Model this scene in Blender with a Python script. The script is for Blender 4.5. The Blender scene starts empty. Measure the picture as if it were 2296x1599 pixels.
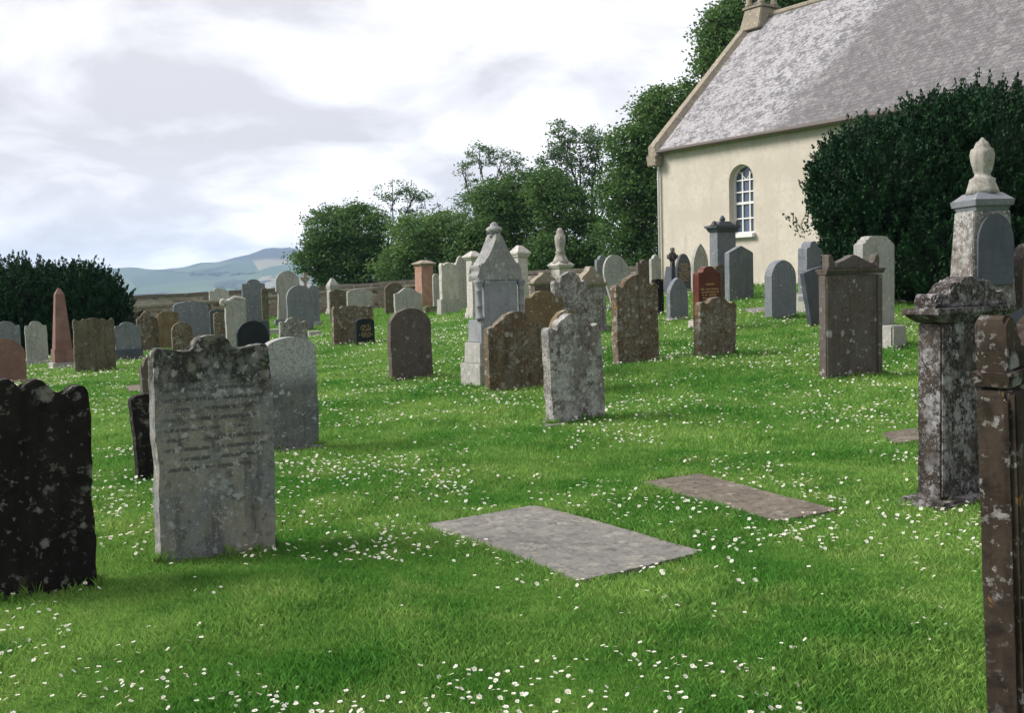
import bpy, bmesh, math, random
import numpy as np
from mathutils import Vector, Matrix
R = math.radians
random.seed(7); rng = np.random.default_rng(7)
scene = bpy.context.scene
COL = scene.collection

# ---------------------------------------------------------------- camera
EYE = 1.6; F = 2296.0; CU, CV = 1148.0, 799.5          # focal length and centre in pixels of a 2296 wide frame
PITCH = math.atan(167/2296); ROLL = R(1.6)
_U = Vector((0, math.sin(PITCH), math.cos(PITCH))); _F = Vector((0, math.cos(PITCH), -math.sin(PITCH))); _R = Vector((1, 0, 0))
_r = _R*math.cos(ROLL) - _U*math.sin(ROLL); _u = _U*math.cos(ROLL) + _R*math.sin(ROLL)
cd = bpy.data.cameras.new("camera"); cam = bpy.data.objects.new("camera", cd); COL.objects.link(cam)
M = Matrix(((_r.x, _u.x, -_F.x, 0), (_r.y, _u.y, -_F.y, 0), (_r.z, _u.z, -_F.z, EYE), (0, 0, 0, 1)))
cam.matrix_world = M
cd.sensor_width = 36; cd.lens = 36; cd.clip_start = 0.05; cd.clip_end = 30000
scene.camera = cam

# ---------------------------------------------------------------- sky and sun
SUN = Vector((-.78, .02, .62)).normalized()
w = bpy.data.worlds.new("World"); scene.world = w; w.use_nodes = True
nt = w.node_tree; nt.nodes.clear()
def N(nt, t, **k):
    n = nt.nodes.new(t)
    for a, b in k.items():
        if a.startswith('i_'):
            key = a[2:]; key = int(key) if key.isdigit() else key.replace('_', ' ')
            n.inputs[key].default_value = b
        else: setattr(n, a, b)
    return n
L = lambda nt, a, b: nt.links.new(a, b)
sky = N(nt, 'ShaderNodeTexSky', sky_type='NISHITA', sun_disc=False)
sky.sun_elevation = math.asin(SUN.z); sky.sun_rotation = math.atan2(SUN.x, SUN.y)
bgs = N(nt, 'ShaderNodeBackground', i_Strength=0.1); L(nt, sky.outputs[0], bgs.inputs[0])
tc = N(nt, 'ShaderNodeTexCoord'); sp = N(nt, 'ShaderNodeSeparateXYZ'); L(nt, tc.outputs['Generated'], sp.inputs[0])
zz = N(nt, 'ShaderNodeMath', operation='MAXIMUM', i_1=0.0); L(nt, sp.outputs[2], zz.inputs[0])
za = N(nt, 'ShaderNodeMath', operation='ADD', i_1=0.30); L(nt, zz.outputs[0], za.inputs[0])
dx = N(nt, 'ShaderNodeMath', operation='DIVIDE'); L(nt, sp.outputs[0], dx.inputs[0]); L(nt, za.outputs[0], dx.inputs[1])
dy = N(nt, 'ShaderNodeMath', operation='DIVIDE'); L(nt, sp.outputs[1], dy.inputs[0]); L(nt, za.outputs[0], dy.inputs[1])
cb = N(nt, 'ShaderNodeCombineXYZ'); L(nt, dx.outputs[0], cb.inputs[0]); L(nt, dy.outputs[0], cb.inputs[1])
n1 = N(nt, 'ShaderNodeTexNoise', i_Scale=2.1, i_Detail=9.0, i_Roughness=0.58, i_Distortion=0.35); L(nt, cb.outputs[0], n1.inputs['Vector'])
# thinner, brighter cloud towards the right
gx = N(nt, 'ShaderNodeMapRange', i_1=-0.5, i_2=0.25, i_3=-0.11, i_4=0.12); L(nt, sp.outputs[0], gx.inputs[0])
ad = N(nt, 'ShaderNodeMath', operation='ADD'); L(nt, n1.outputs[0], ad.inputs[0]); L(nt, gx.outputs[0], ad.inputs[1])
rp = N(nt, 'ShaderNodeValToRGB'); hz = N(nt, 'ShaderNodeMapRange', i_1=0.02, i_2=0.16, i_3=0.10, i_4=0.0); L(nt, sp.outputs[2], hz.inputs[0])
ad2 = N(nt, 'ShaderNodeMath', operation='ADD'); L(nt, ad.outputs[0], ad2.inputs[0]); L(nt, hz.outputs[0], ad2.inputs[1]); L(nt, ad2.outputs[0], rp.inputs[0])
e = rp.color_ramp.elements
e[0].position = .42; e[0].color = (.325, .315, .325, 1); e[1].position = .68; e[1].color = (.68, .665, .675, 1)
m_ = e.new(.54); m_.color = (.44, .432, .445, 1)
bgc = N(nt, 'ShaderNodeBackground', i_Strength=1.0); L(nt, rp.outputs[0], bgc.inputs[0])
# unseen sky behind-right of camera dimmed, added to deepen shade on stone faces
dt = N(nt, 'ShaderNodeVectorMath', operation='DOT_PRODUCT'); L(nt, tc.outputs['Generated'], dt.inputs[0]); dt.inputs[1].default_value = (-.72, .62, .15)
rear_dim = N(nt, 'ShaderNodeMapRange', i_1=-0.6, i_2=0.15, i_3=0.32, i_4=0.80); L(nt, dt.outputs['Value'], rear_dim.inputs[0]); hb = N(nt, 'ShaderNodeMapRange', i_1=0.0, i_2=0.14, i_3=1.45, i_4=1.0); L(nt, sp.outputs[2], hb.inputs[0])
hm_ = N(nt, 'ShaderNodeMath', operation='MULTIPLY'); L(nt, rear_dim.outputs[0], hm_.inputs[0]); L(nt, hb.outputs[0], hm_.inputs[1]); L(nt, hm_.outputs[0], bgc.inputs[1])
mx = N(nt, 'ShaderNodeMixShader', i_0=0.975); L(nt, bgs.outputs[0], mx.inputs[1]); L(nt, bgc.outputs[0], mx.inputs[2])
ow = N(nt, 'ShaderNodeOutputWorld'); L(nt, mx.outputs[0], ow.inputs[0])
sd = bpy.data.lights.new("sun", 'SUN'); sd.energy = 1.5; sd.angle = R(24); sd.color = (1, .95, .88)
so = bpy.data.objects.new("sun", sd); COL.objects.link(so); so.rotation_euler = SUN.to_track_quat('Z', 'Y').to_euler()
scene.view_settings.view_transform = 'Standard'; scene.view_settings.look = 'None'
scene.view_settings.exposure = 1.72; scene.view_settings.gamma = 1.0

# ---------------------------------------------------------------- ground shape
def sst(a, b, x):
    t = np.clip((x-a)/(b-a), 0, 1); return t*t*(3-2*t)
def gz(x, y):
    x = np.asarray(x, float); y = np.asarray(y, float)
    t = np.clip(x/np.maximum(y, 8), -1.2, 1.2)
    z = (.60 + 1.35*np.tanh(2.5*t))*sst(8, 38, y)
    r = np.hypot(x, y)
    z = z*(1-sst(120, 400, r)) - 45*sst(110, 700, r)
    z += (.018*np.sin(1.1*x+.7*y) + .014*np.sin(2.3*x-1.9*y+1) + .012*np.sin(.6*x-1.3*y+2)+.006*np.sin(4.1*x+3.7*y))*(1-sst(60, 120, r))
    return z
def gzf(x, y): return float(gz(x, y))
def ray(u, v): return (_F*F + _r*(u-CU) - _u*(v-CV)).normalized()
def at(u, v, y):                      # point on the ray through a pixel at forward distance y
    d = ray(u, v); k = y/d.y; return Vector((d.x*k, y, EYE + d.z*k))
def on_ground(u, v):
    d = ray(u, v); prev = 2.0; y = 2.0
    while y < 90:
        p = at(u, v, y)
        if p.z <= gzf(p.x, p.y): break
        prev = y; y *= 1.02
    a, b = prev, y
    for _ in range(24):
        m = (a+b)/2; p = at(u, v, m)
        if p.z <= gzf(p.x, p.y): b = m
        else: a = m
    p = at(u, v, b); return Vector((p.x, p.y, gzf(p.x, p.y)))

# ---------------------------------------------------------------- object helpers
def tag(o, label=None, cat=None, group=None, kind=None):
    if label: o['label'] = label
    if cat: o['category'] = cat
    if group: o['group'] = group
    if kind: o['kind'] = kind
    return o
def link(name, me, parent=None):
    o = bpy.data.objects.new(name, me); COL.objects.link(o)
    if parent is not None: o.parent = parent
    return o
def empty(name, loc, rz=0.0, rx=0.0, ry=0.0):
    o = bpy.data.objects.new(name, None); COL.objects.link(o); o.location = loc; o.rotation_euler = (rx, ry, rz)
    o.empty_display_size = .1; return o
def bm_obj(name, bm, mat, parent=None, smooth=False):
    me = bpy.data.meshes.new(name)
    bmesh.ops.recalc_face_normals(bm, faces=bm.faces); bm.to_mesh(me); bm.free()
    for m in (mat if isinstance(mat, (list, tuple)) else [mat]): me.materials.append(m)
    if smooth: me.polygons.foreach_set('use_smooth', [True]*len(me.polygons))
    return link(name, me, parent)
def np_mesh(name, verts, faces_n, k, mat, parent=None, mi=None, smooth=False):
    """verts (n,3); faces (m,k)"""
    me = bpy.data.meshes.new(name)
    me.vertices.add(len(verts)); me.vertices.foreach_set('co', np.ascontiguousarray(verts, np.float32).ravel())
    m = len(faces_n); me.loops.add(m*k); me.loops.foreach_set('vertex_index', np.ascontiguousarray(faces_n, np.int32).ravel())
    me.polygons.add(m); me.polygons.foreach_set('loop_start', np.arange(0, m*k, k, dtype=np.int32))
    for mm in (mat if isinstance(mat, (list, tuple)) else [mat]): me.materials.append(mm)
    if mi is not None: me.polygons.foreach_set('material_index', mi.astype(np.int32))
    me.update(calc_edges=True); me.validate()
    me.polygons.foreach_set('use_smooth', [smooth]*len(me.polygons))
    return link(name, me, parent)
def box(bm, cx, cy, z0, wx, wy, hz, tx=1.0, ty=1.0, bev=0.0):
    vs = []
    for (s, z) in ((1, z0), (None, z0+hz)):
        for (a, b) in ((-1, -1), (1, -1), (1, 1), (-1, 1)):
            fx, fy = (1, 1) if s else (tx, ty)
            vs.append(bm.verts.new((cx+a*wx/2*fx, cy+b*wy/2*fy, z)))
    fs = [bm.faces.new([vs[i] for i in q]) for q in ((3, 2, 1, 0), (4, 5, 6, 7), (0, 1, 5, 4), (1, 2, 6, 5), (2, 3, 7, 6), (3, 0, 4, 7))]
    if bev:
        es = list({e for f in fs for e in f.edges}); bmesh.ops.bevel(bm, geom=es, offset=bev, segments=2, affect='EDGES')
def lathe(bm, prof, n=20, cx=0, cy=0, sx=1, sy=1):
    rings = []
    for (r, z) in prof:
        rings.append([bm.verts.new((cx+r*sx*math.cos(2*math.pi*i/n), cy+r*sy*math.sin(2*math.pi*i/n), z)) for i in range(n)])
    for a, b in zip(rings, rings[1:]):
        for i in range(n): bm.faces.new((a[i], a[(i+1) % n], b[(i+1) % n], b[i]))
    bm.faces.new(rings[0][::-1]); bm.faces.new(rings[-1])
def tube(bm, pts, radii, n=6):
    rings = []
    for i, p in enumerate(pts):
        p = Vector(p); d = (Vector(pts[min(i+1, len(pts)-1)])-Vector(pts[max(i-1, 0)])).normalized()
        a = d.cross(Vector((.3, 1, .2))).normalized(); b = d.cross(a)
        rings.append([bm.verts.new(p + (a*math.cos(2*math.pi*k/n)+b*math.sin(2*math.pi*k/n))*radii[i]) for k in range(n)])
    for a, b in zip(rings, rings[1:]):
        for i in range(n): bm.faces.new((a[i], a[(i+1) % n], b[(i+1) % n], b[i]))
    bm.faces.new(rings[0][::-1]); bm.faces.new(rings[-1])

# ---------------------------------------------------------------- materials
def new_mat(name):
    m = bpy.data.materials.new(name); m.use_nodes = True
    b = m.node_tree.nodes['Principled BSDF']; return m, m.node_tree, b
def mixc(nt, fac, a, b, bt='MIX'):
    n = nt.nodes.new('ShaderNodeMix'); n.data_type = 'RGBA'; n.blend_type = bt
    for s, x in ((0, fac), (6, a), (7, b)):
        if isinstance(x, (int, float)): n.inputs[s].default_value = x
        elif isinstance(x, tuple): n.inputs[s].default_value = (*x, 1) if len(x) == 3 else x
        else: nt.links.new(x, n.inputs[s])
    return n.outputs[2]
def ramp(nt, src, lo, hi, a=0.0, b=1.0):
    n = N(nt, 'ShaderNodeMapRange', i_1=lo, i_2=hi, i_3=a, i_4=b); n.interpolation_type = 'SMOOTHSTEP'; L(nt, src, n.inputs[0]); return n.outputs[0]
def mth(nt, op, a, b=None):
    n = N(nt, 'ShaderNodeMath', operation=op)
    for i, x in ((0, a), (1, b)):
        if x is None: continue
        if isinstance(x, (int, float)): n.inputs[i].default_value = x
        else: L(nt, x, n.inputs[i])
    return n.outputs[0]
def noise(nt, vec, scale, detail=4, rough=.55, dist=0.0):
    n = N(nt, 'ShaderNodeTexNoise', i_Scale=scale, i_Detail=float(detail), i_Roughness=rough, i_Distortion=dist); L(nt, vec, n.inputs['Vector']); return n
def stone(name, c1, c2, dark=.35, white=.3, wc=(.50, .51, .48), ws=11., orange=.1, inscr=0., rough=.9, bump=.5, moss=.0, top_dark=0.0, top_white=0.0):
    m, nt, b = new_mat(name)
    tc = N(nt, 'ShaderNodeTexCoord'); oi = N(nt, 'ShaderNodeObjectInfo')
    k = mth(nt, 'MULTIPLY', oi.outputs['Random'], 53.)
    v = N(nt, 'ShaderNodeVectorMath', operation='ADD'); L(nt, tc.outputs['Object'], v.inputs[0]); L(nt, k, v.inputs[1]); vec = v.outputs[0]
    nb = noise(nt, vec, 3.2, 5, .6); nf = noise(nt, vec, 38., 5, .7); nm = noise(nt, vec, 11., 4, .6)
    col = mixc(nt, ramp(nt, nb.outputs[0], .35, .65), c1, c2)
    # vertical water streaks
    mp = N(nt, 'ShaderNodeMapping'); mp.inputs['Scale'].default_value = (9, 9, .7); L(nt, vec, mp.inputs[0])
    st = noise(nt, mp.outputs[0], 1.4, 4, .6)
    dk = tuple(c*.38 for c in c1)
    col = mixc(nt, mth(nt, 'MULTIPLY', ramp(nt, st.outputs[0], .48, .72), dark), col, dk)
    col = mixc(nt, mth(nt, 'MULTIPLY', ramp(nt, nm.outputs[0], .52, .68), dark), col, dk)
    col = mixc(nt, .6, col, mixc(nt, nf.outputs[0], (.35, .34, .33), (1.5, 1.5, 1.5)), 'MULTIPLY')
    if top_dark:
        spz = N(nt, 'ShaderNodeSeparateXYZ'); L(nt, tc.outputs['Object'], spz.inputs[0])
        wob = mth(nt, 'ADD', spz.outputs[2], mth(nt, 'MULTIPLY', nb.outputs[0], 1.1))
        col = mixc(nt, mth(nt, 'MULTIPLY', ramp(nt, wob, top_dark+.35, top_dark+.75), mth(nt, 'ADD', ramp(nt, nm.outputs[0], .35, .6), .35)), col, (.035, .036, .03))
    if inscr:
        sx = N(nt, 'ShaderNodeSeparateXYZ'); L(nt, tc.outputs['Object'], sx.inputs[0])
        fr = mth(nt, 'FRACT', mth(nt, 'MULTIPLY', sx.outputs[2], 17.0))
        band = mth(nt, 'MULTIPLY', ramp(nt, fr, .12, .25), ramp(nt, fr, .62, .5, 0, 1))
        mp2 = N(nt, 'ShaderNodeMapping'); mp2.inputs['Scale'].default_value = (60, 1, 34); L(nt, vec, mp2.inputs[0])
        g = noise(nt, mp2.outputs[0], 1., 1, .5)
        mp3 = N(nt, 'ShaderNodeMapping'); mp3.inputs['Scale'].default_value = (7, 1, 12); L(nt, vec, mp3.inputs[0])
        g3 = noise(nt, mp3.outputs[0], 1., 2, .5)
        wd = mth(nt, 'MULTIPLY', band, mth(nt, 'MULTIPLY', ramp(nt, g.outputs[0], .36, .44), ramp(nt, g3.outputs[0], .36, .46)))
        zin = mth(nt, 'MULTIPLY', ramp(nt, sx.outputs[2], .50, .56), ramp(nt, sx.outputs[2], 1.12, 1.02, 0, 1))
        ax = mth(nt, 'ABSOLUTE', sx.outputs[0])
        zin = mth(nt, 'MULTIPLY', zin, ramp(nt, ax, .34, .27, 0, 1))
        col = mixc(nt, mth(nt, 'MULTIPLY', mth(nt, 'MULTIPLY', wd, zin), inscr), col, tuple(c*.3 for c in c1))
    # lichen: round blotches
    dv = N(nt, 'ShaderNodeVectorMath', operation='ADD')
    nd = N(nt, 'ShaderNodeVectorMath', operation='SCALE'); nd.inputs['Scale'].default_value = .09
    ndn = noise(nt, vec, 24., 4, .7); L(nt, ndn.outputs['Color'], nd.inputs[0]); L(nt, vec, dv.inputs[0]); L(nt, nd.outputs[0], dv.inputs[1])
    def blotch(scale, amt, seed):
        sh = N(nt, 'ShaderNodeVectorMath', operation='ADD'); L(nt, dv.outputs[0], sh.inputs[0]); sh.inputs[1].default_value = (seed, seed*2, seed)
        vo = N(nt, 'ShaderNodeTexVoronoi', i_Scale=scale); L(nt, sh.outputs[0], vo.inputs['Vector'])
        sc = N(nt, 'ShaderNodeSeparateColor'); L(nt, vo.outputs['Color'], sc.inputs[0])
        rad = mth(nt, 'MULTIPLY', ramp(nt, sc.outputs[0], 1-amt, 1.0), .52)
        d = mth(nt, 'SUBTRACT', rad, vo.outputs['Distance'])
        return ramp(nt, d, -.05, .16)
    f1 = blotch(ws, white, 0); f2 = blotch(ws*2.3, min(.95, white*1.15), 5); f3 = ramp(nt, noise(nt, vec, 8., 6, .75).outputs[0], .64-.20*white, .70-.18*white)
    pat = ramp(nt, noise(nt, vec, 2.6, 3, .6).outputs[0], .38, .60, .25, 1.)
    f4 = blotch(ws*4.5, min(.95, white*1.3), 11)
    fw = mth(nt, 'MAXIMUM', mth(nt, 'MULTIPLY', f1, .85), mth(nt, 'MULTIPLY', mth(nt, 'MULTIPLY', mth(nt, 'MAXIMUM', mth(nt, 'MAXIMUM', f2, f4), f3), .8), pat))
    fw = mth(nt, 'MULTIPLY', fw, mth(nt, 'MULTIPLY', ramp(nt, nf.outputs[0], .3, .6, .45, 1.), ramp(nt, nm.outputs[0], .34, .48, .5, 1.)))
    if top_white:
        sw_ = N(nt, 'ShaderNodeSeparateXYZ'); L(nt, tc.outputs['Object'], sw_.inputs[0])
        fw = mth(nt, 'MAXIMUM', fw, mth(nt, 'MULTIPLY', ramp(nt, mth(nt, 'ADD', sw_.outputs[2], mth(nt, 'MULTIPLY', nm.outputs[0], .25)), top_white+.05, top_white+.30), ramp(nt, nf.outputs[0], .3, .6, .3, .8)))
    wcn = mixc(nt, nf.outputs[0], tuple(c*.75 for c in wc), tuple(min(.8, c*1.2) for c in wc))
    if white > 0: col = mixc(nt, fw, col, wcn)
    if orange > 0:
        fo = ramp(nt, noise(nt, vec, 6.5, 6, .75, .4).outputs[0], .70-.17*orange, .76-.15*orange)
        col = mixc(nt, mth(nt, 'MULTIPLY', fo, .75), col, (.24, .13, .045))
    if moss > 0:
        fm = ramp(nt, noise(nt, vec, 4.2, 5, .7, .3).outputs[0], .68-.15*moss, .76-.12*moss)
        col = mixc(nt, mth(nt, 'MULTIPLY', fm, .6), col, (.07, .08, .035))
    L(nt, col, b.inputs['Base Color']); b.inputs['Roughness'].default_value = rough
    b.inputs['Specular IOR Level'].default_value = .25
    bp = N(nt, 'ShaderNodeBump', i_Strength=bump, i_Distance=.012)
    hsum = mth(nt, 'ADD', mth(nt, 'MULTIPLY', nf.outputs[0], .5), mth(nt, 'ADD', mth(nt, 'MULTIPLY', fw, .25), nm.outputs[0]))
    L(nt, hsum, bp.inputs['Height']); L(nt, bp.outputs[0], b.inputs['Normal'])
    return m
MT = dict(
 dark=stone('dark_stone', (.010, .0085, .008), (.017, .014, .012), .6, .22, (.22, .21, .19), 9., .10, moss=.2),
 darkn=stone('sooty_stone', (.032, .027, .024), (.062, .050, .042), .7, .75, (.36, .35, .36), 15., .35),
 grey=stone('grey_inscribed_stone', (.20, .21, .215), (.28, .26, .21), .75, .35, (.42, .42, .41), 20., .2, inscr=.8, moss=.3, top_dark=1.0),
 grl=stone('grey_lichened_stone', (.125, .135, .145), (.16, .16, .155), .4, .32, (.46, .47, .46), 15., .05, top_white=.66),
 lich=stone('heavily_lichened_stone', (.125, .10, .085), (.21, .20, .195), .75, .92, (.50, .50, .48), 15., .4),
 brown=stone('brown_lichened_stone', (.125, .09, .05), (.17, .145, .115), .7, .5, (.38, .37, .34), 12., .7),
 brown2=stone('warm_brown_stone', (.16, .115, .06), (.20, .15, .09), .3, .14, (.45, .44, .40), 9., .45),
 olive=stone('olive_brown_stone', (.115, .10, .07), (.15, .13, .095), .5, .12, (.32, .31, .28), 10., .2, moss=.3),
 umber=stone('umber_stone', (.105, .085, .072), (.12, .105, .095), .4, .1, (.42, .40, .38), 8., .25),
 blue=stone('blue_grey_stone', (.17, .19, .22), (.21, .22, .24), .25, .1, (.4, .41, .42), 14., .0, inscr=.25),
 dblue=stone('dark_blue_granite', (.07, .082, .105), (.09, .10, .12), .15, .0, orange=0, rough=.55, bump=.15),
 pale=stone('pale_grey_stone', (.33, .33, .31), (.40, .39, .36), .35, .3, (.55, .55, .52), 12., .08),
 white=stone('white_weathered_stone', (.46, .44, .40), (.55, .53, .49), .45, .3, (.62, .60, .58), 10., .12),
 red=stone('red_sandstone', (.34, .19, .14), (.40, .25, .19), .2, .05, (.5, .45, .4), 10., .05),
 pink=stone('pink_granite', (.20, .105, .09), (.26, .15, .125), .15, .0, orange=0, rough=.5, bump=.1),
 rgran=stone('polished_red_granite', (.085, .022, .016), (.12, .034, .022), .1, .0, orange=0, rough=.35, bump=.05),
 black=stone('polished_black_granite', (.010, .016, .020), (.016, .022, .026), .1, .0, orange=0, rough=.4, bump=.05),
 yel=stone('ochre_lichened_sandstone', (.27, .235, .19), (.33, .28, .21), .45, .35, (.5, .49, .45), 9., .55),
 urn=stone('lichened_urn_stone', (.30, .28, .25), (.38, .36, .32), .5, .4, (.5, .5, .47), 12., .5),
 gab=stone('pale_lichened_monument_stone', (.24, .235, .23), (.31, .31, .31), .4, .5, (.48, .48, .47), 13., .1),
 pblue=stone('pale_blue_monument_stone', (.25, .265, .285), (.30, .31, .33), .25, .1, (.45, .46, .46), 13., .0, inscr=.2),
 near=stone('near_soot_brown_stone', (.030, .021, .015), (.055, .040, .030), .7, .28, (.30, .29, .29), 9., .5),
 ledger=stone('flat_ledger_stone', (.16, .155, .148), (.22, .212, .19), .55, .6, (.29, .275, .23), 11., .25),
 ledger2=stone('flat_brown_ledger_stone', (.12, .10, .078), (.17, .145, .115), .55, .45, (.26, .24, .20), 12., .35),
)
def flat(name, c, rough=.6, var=.25, sc=20., metal=0.0):
    m, nt, b = new_mat(name); tc = N(nt, 'ShaderNodeTexCoord'); n = noise(nt, tc.outputs['Object'], sc, 3)
    L(nt, mixc(nt, n.outputs[0], tuple(x*(1-var) for x in c), tuple(min(1, x*(1+var)) for x in c)), b.inputs['Base Color'])
    b.inputs['Roughness'].default_value = rough; b.inputs['Metallic'].default_value = metal; return m
gold = flat('worn_gold_lettering', (.36, .24, .10), .5)
white_paint = flat('white_paint', (.72, .71, .70), .5, .08)
gutter_m = flat('dark_gutter', (.09, .07, .06), .6)

# ---------------------------------------------------------------- headstone outlines
def catmull(pts, n=6):
    out = []
    P = [pts[0]]+list(pts)+[pts[-1]]
    for i in range(1, len(P)-2):
        for k in range(n):
            t = k/n; a, b, c, d = (np.array(P[i+j], float) for j in (-1, 0, 1, 2))
            out.append(tuple(.5*((2*b)+(-a+c)*t+(2*a-5*b+4*c-d)*t*t+(-a+3*b-3*c+d)*t**3)))
    out.append(tuple(pts[-1])); return out
def mir(h): return h+[(-x, y) for (x, y) in h[::-1] if abs(x) > 1e-6]
def arch(rise, n=18, p=.5):          # elliptical head, rise is a fraction of the height
    return [(-math.cos(math.pi*i/n), 1-rise+rise*max(0, math.sin(math.pi*i/n))**(2*p)) for i in range(n+1)]
OUT = {
 'round': arch(.30), 'semi': arch(.42), 'low': arch(.12), 'seg': arch(.2, p=.7),
 'flat': [(-1, .99), (0, 1), (1, .985)],
 'bell': catmull(mir([(-1, .80), (-.9, .81), (-.72, .84), (-.5, .91), (-.28, .975), (0, 1)])),
 'gothic': [(-1, .72), (-.93, .80), (-.78, .88), (-.55, .945), (-.28, .98), (0, 1), (.28, .98), (.55, .945), (.78, .88), (.93, .80), (1, .72)],
 'point': [(-1, .62), (-.88, .73), (-.68, .83), (-.42, .92), (0, 1), (.42, .92), (.68, .83), (.88, .73), (1, .62)],
 'gable': [(-1, .87), (0, 1), (1, .87)],
 'scroll': catmull(mir([(-1, .80), (-.99, .87), (-.86, .895), (-.74, .865), (-.66, .86), (-.60, .92), (-.48, .95), (-.36, .965), (-.2, .99), (0, 1)])),
 'shoulder': catmull(mir([(-1, .86), (-.96, .90), (-.8, .90), (-.62, .90), (-.56, .93), (-.42, .975), (-.2, .997), (0, 1)])),
 'earsarch': catmull(mir([(-1, .925), (-.93, .95), (-.80, .943), (-.5, .935), (-.34, .94), (-.325, .965), (-.25, .985), (-.13, .997), (0, 1)]), 5),
 'scallop': catmull([(-1, .93), (-.93, .985), (-.84, .97), (-.76, .945), (-.6, .95), (-.5, .985), (-.36, .975), (-.26, .985), (0, 1), (.22, .99), (.3, .965), (.45, .985), (.55, .98), (.66, .945), (.8, .95), (.88, .98), (.95, .985), (1, .94)]),
 'cloud': catmull([(-1, .93), (-.9, .965), (-.74, .93), (-.6, .93), (-.5, .985), (-.32, 1), (-.17, .96), (-.10, .955), (.0, .985), (.16, .995), (.30, .965), (.40, .925), (.52, .912), (.62, .915), (.72, .945), (.9, .952), (.98, .935), (1, .92)]),
 'step': [(-1, .88), (-.995, .915), (-.80, .925), (-.78, .955), (-.62, .96), (-.58, .99), (-.3, 1), (.3, 1), (.58, .99), (.62, .96), (.78, .955), (.80, .925), (.995, .915), (1, .88)],
 'keyhole': [(-.8, .58), (-1, .62)]+[(-math.cos(math.pi*i/16)*1.0, .78+.22*math.sin(math.pi*i/16)) for i in range(0, 17)]+[(1, .62), (.8, .58)],
 'curl': catmull(mir([(-1, .82), (-.97, .90), (-.8, .91), (-.7, .88), (-.52, .90), (-.38, .96), (-.16, .985), (0, 1)])),
 'slant': [(-1, .93), (-.6, .99), (.2, 1), (1, .95)],
}
GY = R(35)                                   # every grave faces the same way: face normal (.57,-.82)
def slab_bm(w, h, t, out, rough=.006, bev=.009, taper=1.0, sink=.12):
    prof = [(-w/2*taper, -sink)] + [(x*w/2, y*h) for x, y in OUT[out]] + [(w/2*taper, -sink)]
    # even spacing along the outline, then a smooth random wander of the edge
    prof = np.array(prof, float); seg = np.linalg.norm(np.diff(prof, axis=0), axis=1); cum = np.concatenate([[0], np.cumsum(seg)])
    keep = np.concatenate([[True], seg > 1e-5]); prof, cum = prof[keep], cum[keep]
    n = max(24, int(cum[-1]/.022)); q = np.linspace(0, cum[-1], n); px = np.interp(q, cum, prof[:, 0]); pz = np.interp(q, cum, prof[:, 1])
    def wander(k):
        g = rng.normal(size=n+2*k); ker = np.hanning(2*k+1); ker /= np.sqrt((ker**2).sum()); return np.convolve(g, ker, 'valid')[:n]
    ax = wander(9)*.7+wander(2)*.25; az = wander(9)*.7+wander(2)*.25; lo = np.clip((pz+sink)/.1, 0, 1)
    px = px+ax*rough*.8; pz = pz+az*rough*.8*lo; jit = list(zip(px, pz))
    bm = bmesh.new()
    vf = [bm.verts.new((x, -t/2, z)) for x, z in jit]; vb = [bm.verts.new((x, t/2, z)) for x, z in jit]
    f1 = bm.faces.new(vf); f2 = bm.faces.new(vb[::-1])
    m = len(vf)
    for i in range(m): bm.faces.new((vf[i], vb[i], vb[(i+1) % m], vf[(i+1) % m]))
    if bev:
        es = [e for e in bm.edges if (f1 in e.link_faces) or (f2 in e.link_faces)]
        bmesh.ops.bevel(bm, geom=es, offset=bev, segments=2, affect='EDGES', clamp_overlap=True)
    return bm
QUADS = []; SPOTS = []                                   # footprints kept clear of grass
def frame_of(u0, u1, vtop, vbase, th, yaw):
    """base point, width and height of a slab whose picture spans u0..u1, vtop..vbase"""
    uc = (u0+u1)/2; p = on_ground(uc, vbase)
    d = (p-Vector((0, 0, EYE))).dot(_F); t = p.x/p.y
    ex, ey = math.cos(yaw), math.sin(yaw)
    app = (u1-u0)*d/F
    wd = max(.15, (app-th*abs(ey+ex*t))/max(.3, (ex-t*ey)))
    top = at(uc, vtop, p.y); return p, wd, top.z-p.z, d
def clear(p, w_, t_, yaw): SPOTS.append((p.x, p.y, w_/2, t_/2, yaw))
def letters(parent, w, z0, z1, t, mat, rows=7, seed=1, shape=None):
    rr = random.Random(seed); bm = bmesh.new(); rh = (z1-z0)/rows
    for i in range(rows):
        z = z1-(i+.75)*rh; half = w/2*(shape(i/rows) if shape else rr.uniform(.55, 1)); x = -half
        while x < half:
            lw = rr.uniform(.3, .7)*rh
            if rr.random() < .82: box(bm, x+lw/2, -t/2-.0012, z, lw*.8, .004, rh*rr.uniform(.4, .62))
            x += lw*1.1
    return bm_obj('inscription', bm, mat, parent)
def headstone(u0, u1, vt, vb, out, mat, label, th=.12, yaw=None, lean=0., tip=0., plinth=None, pmat=None, rough=.006, name='headstone', taper=1., inscr=None, group=None):
    yw = GY+R(random.uniform(-3, 3)) if yaw is None else R(yaw)
    p, wd, h, d = frame_of(u0, u1, vt, vb, th, yw)
    clear(p, wd, th, yw)
    rt = (R(tip), R(lean), yw)
    bm = slab_bm(wd, h, th, out, rough=rough, taper=taper, bev=.009 if d < 30 else .006)
    if plinth or inscr:
        e_ = empty(name, p); e_.rotation_euler = rt
        s = bm_obj('slab', bm, MT[mat], e_)
        if plinth:
            ph, pw = plinth; b2 = bmesh.new(); box(b2, 0, 0, -.1, wd*pw, th+.16, ph+.1, .96, .9, .012); bm_obj('plinth', b2, MT[pmat or mat], e_)
        if inscr: inscr(e_, wd, h, th)
        tag(e_, label, 'headstone', group)
    else:
        e_ = bm_obj(name, bm, MT[mat]); e_.location = p; e_.rotation_euler = rt; tag(e_, label, 'headstone', group)
    return e_
G = 'headstones standing in rows across the churchyard'
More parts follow.
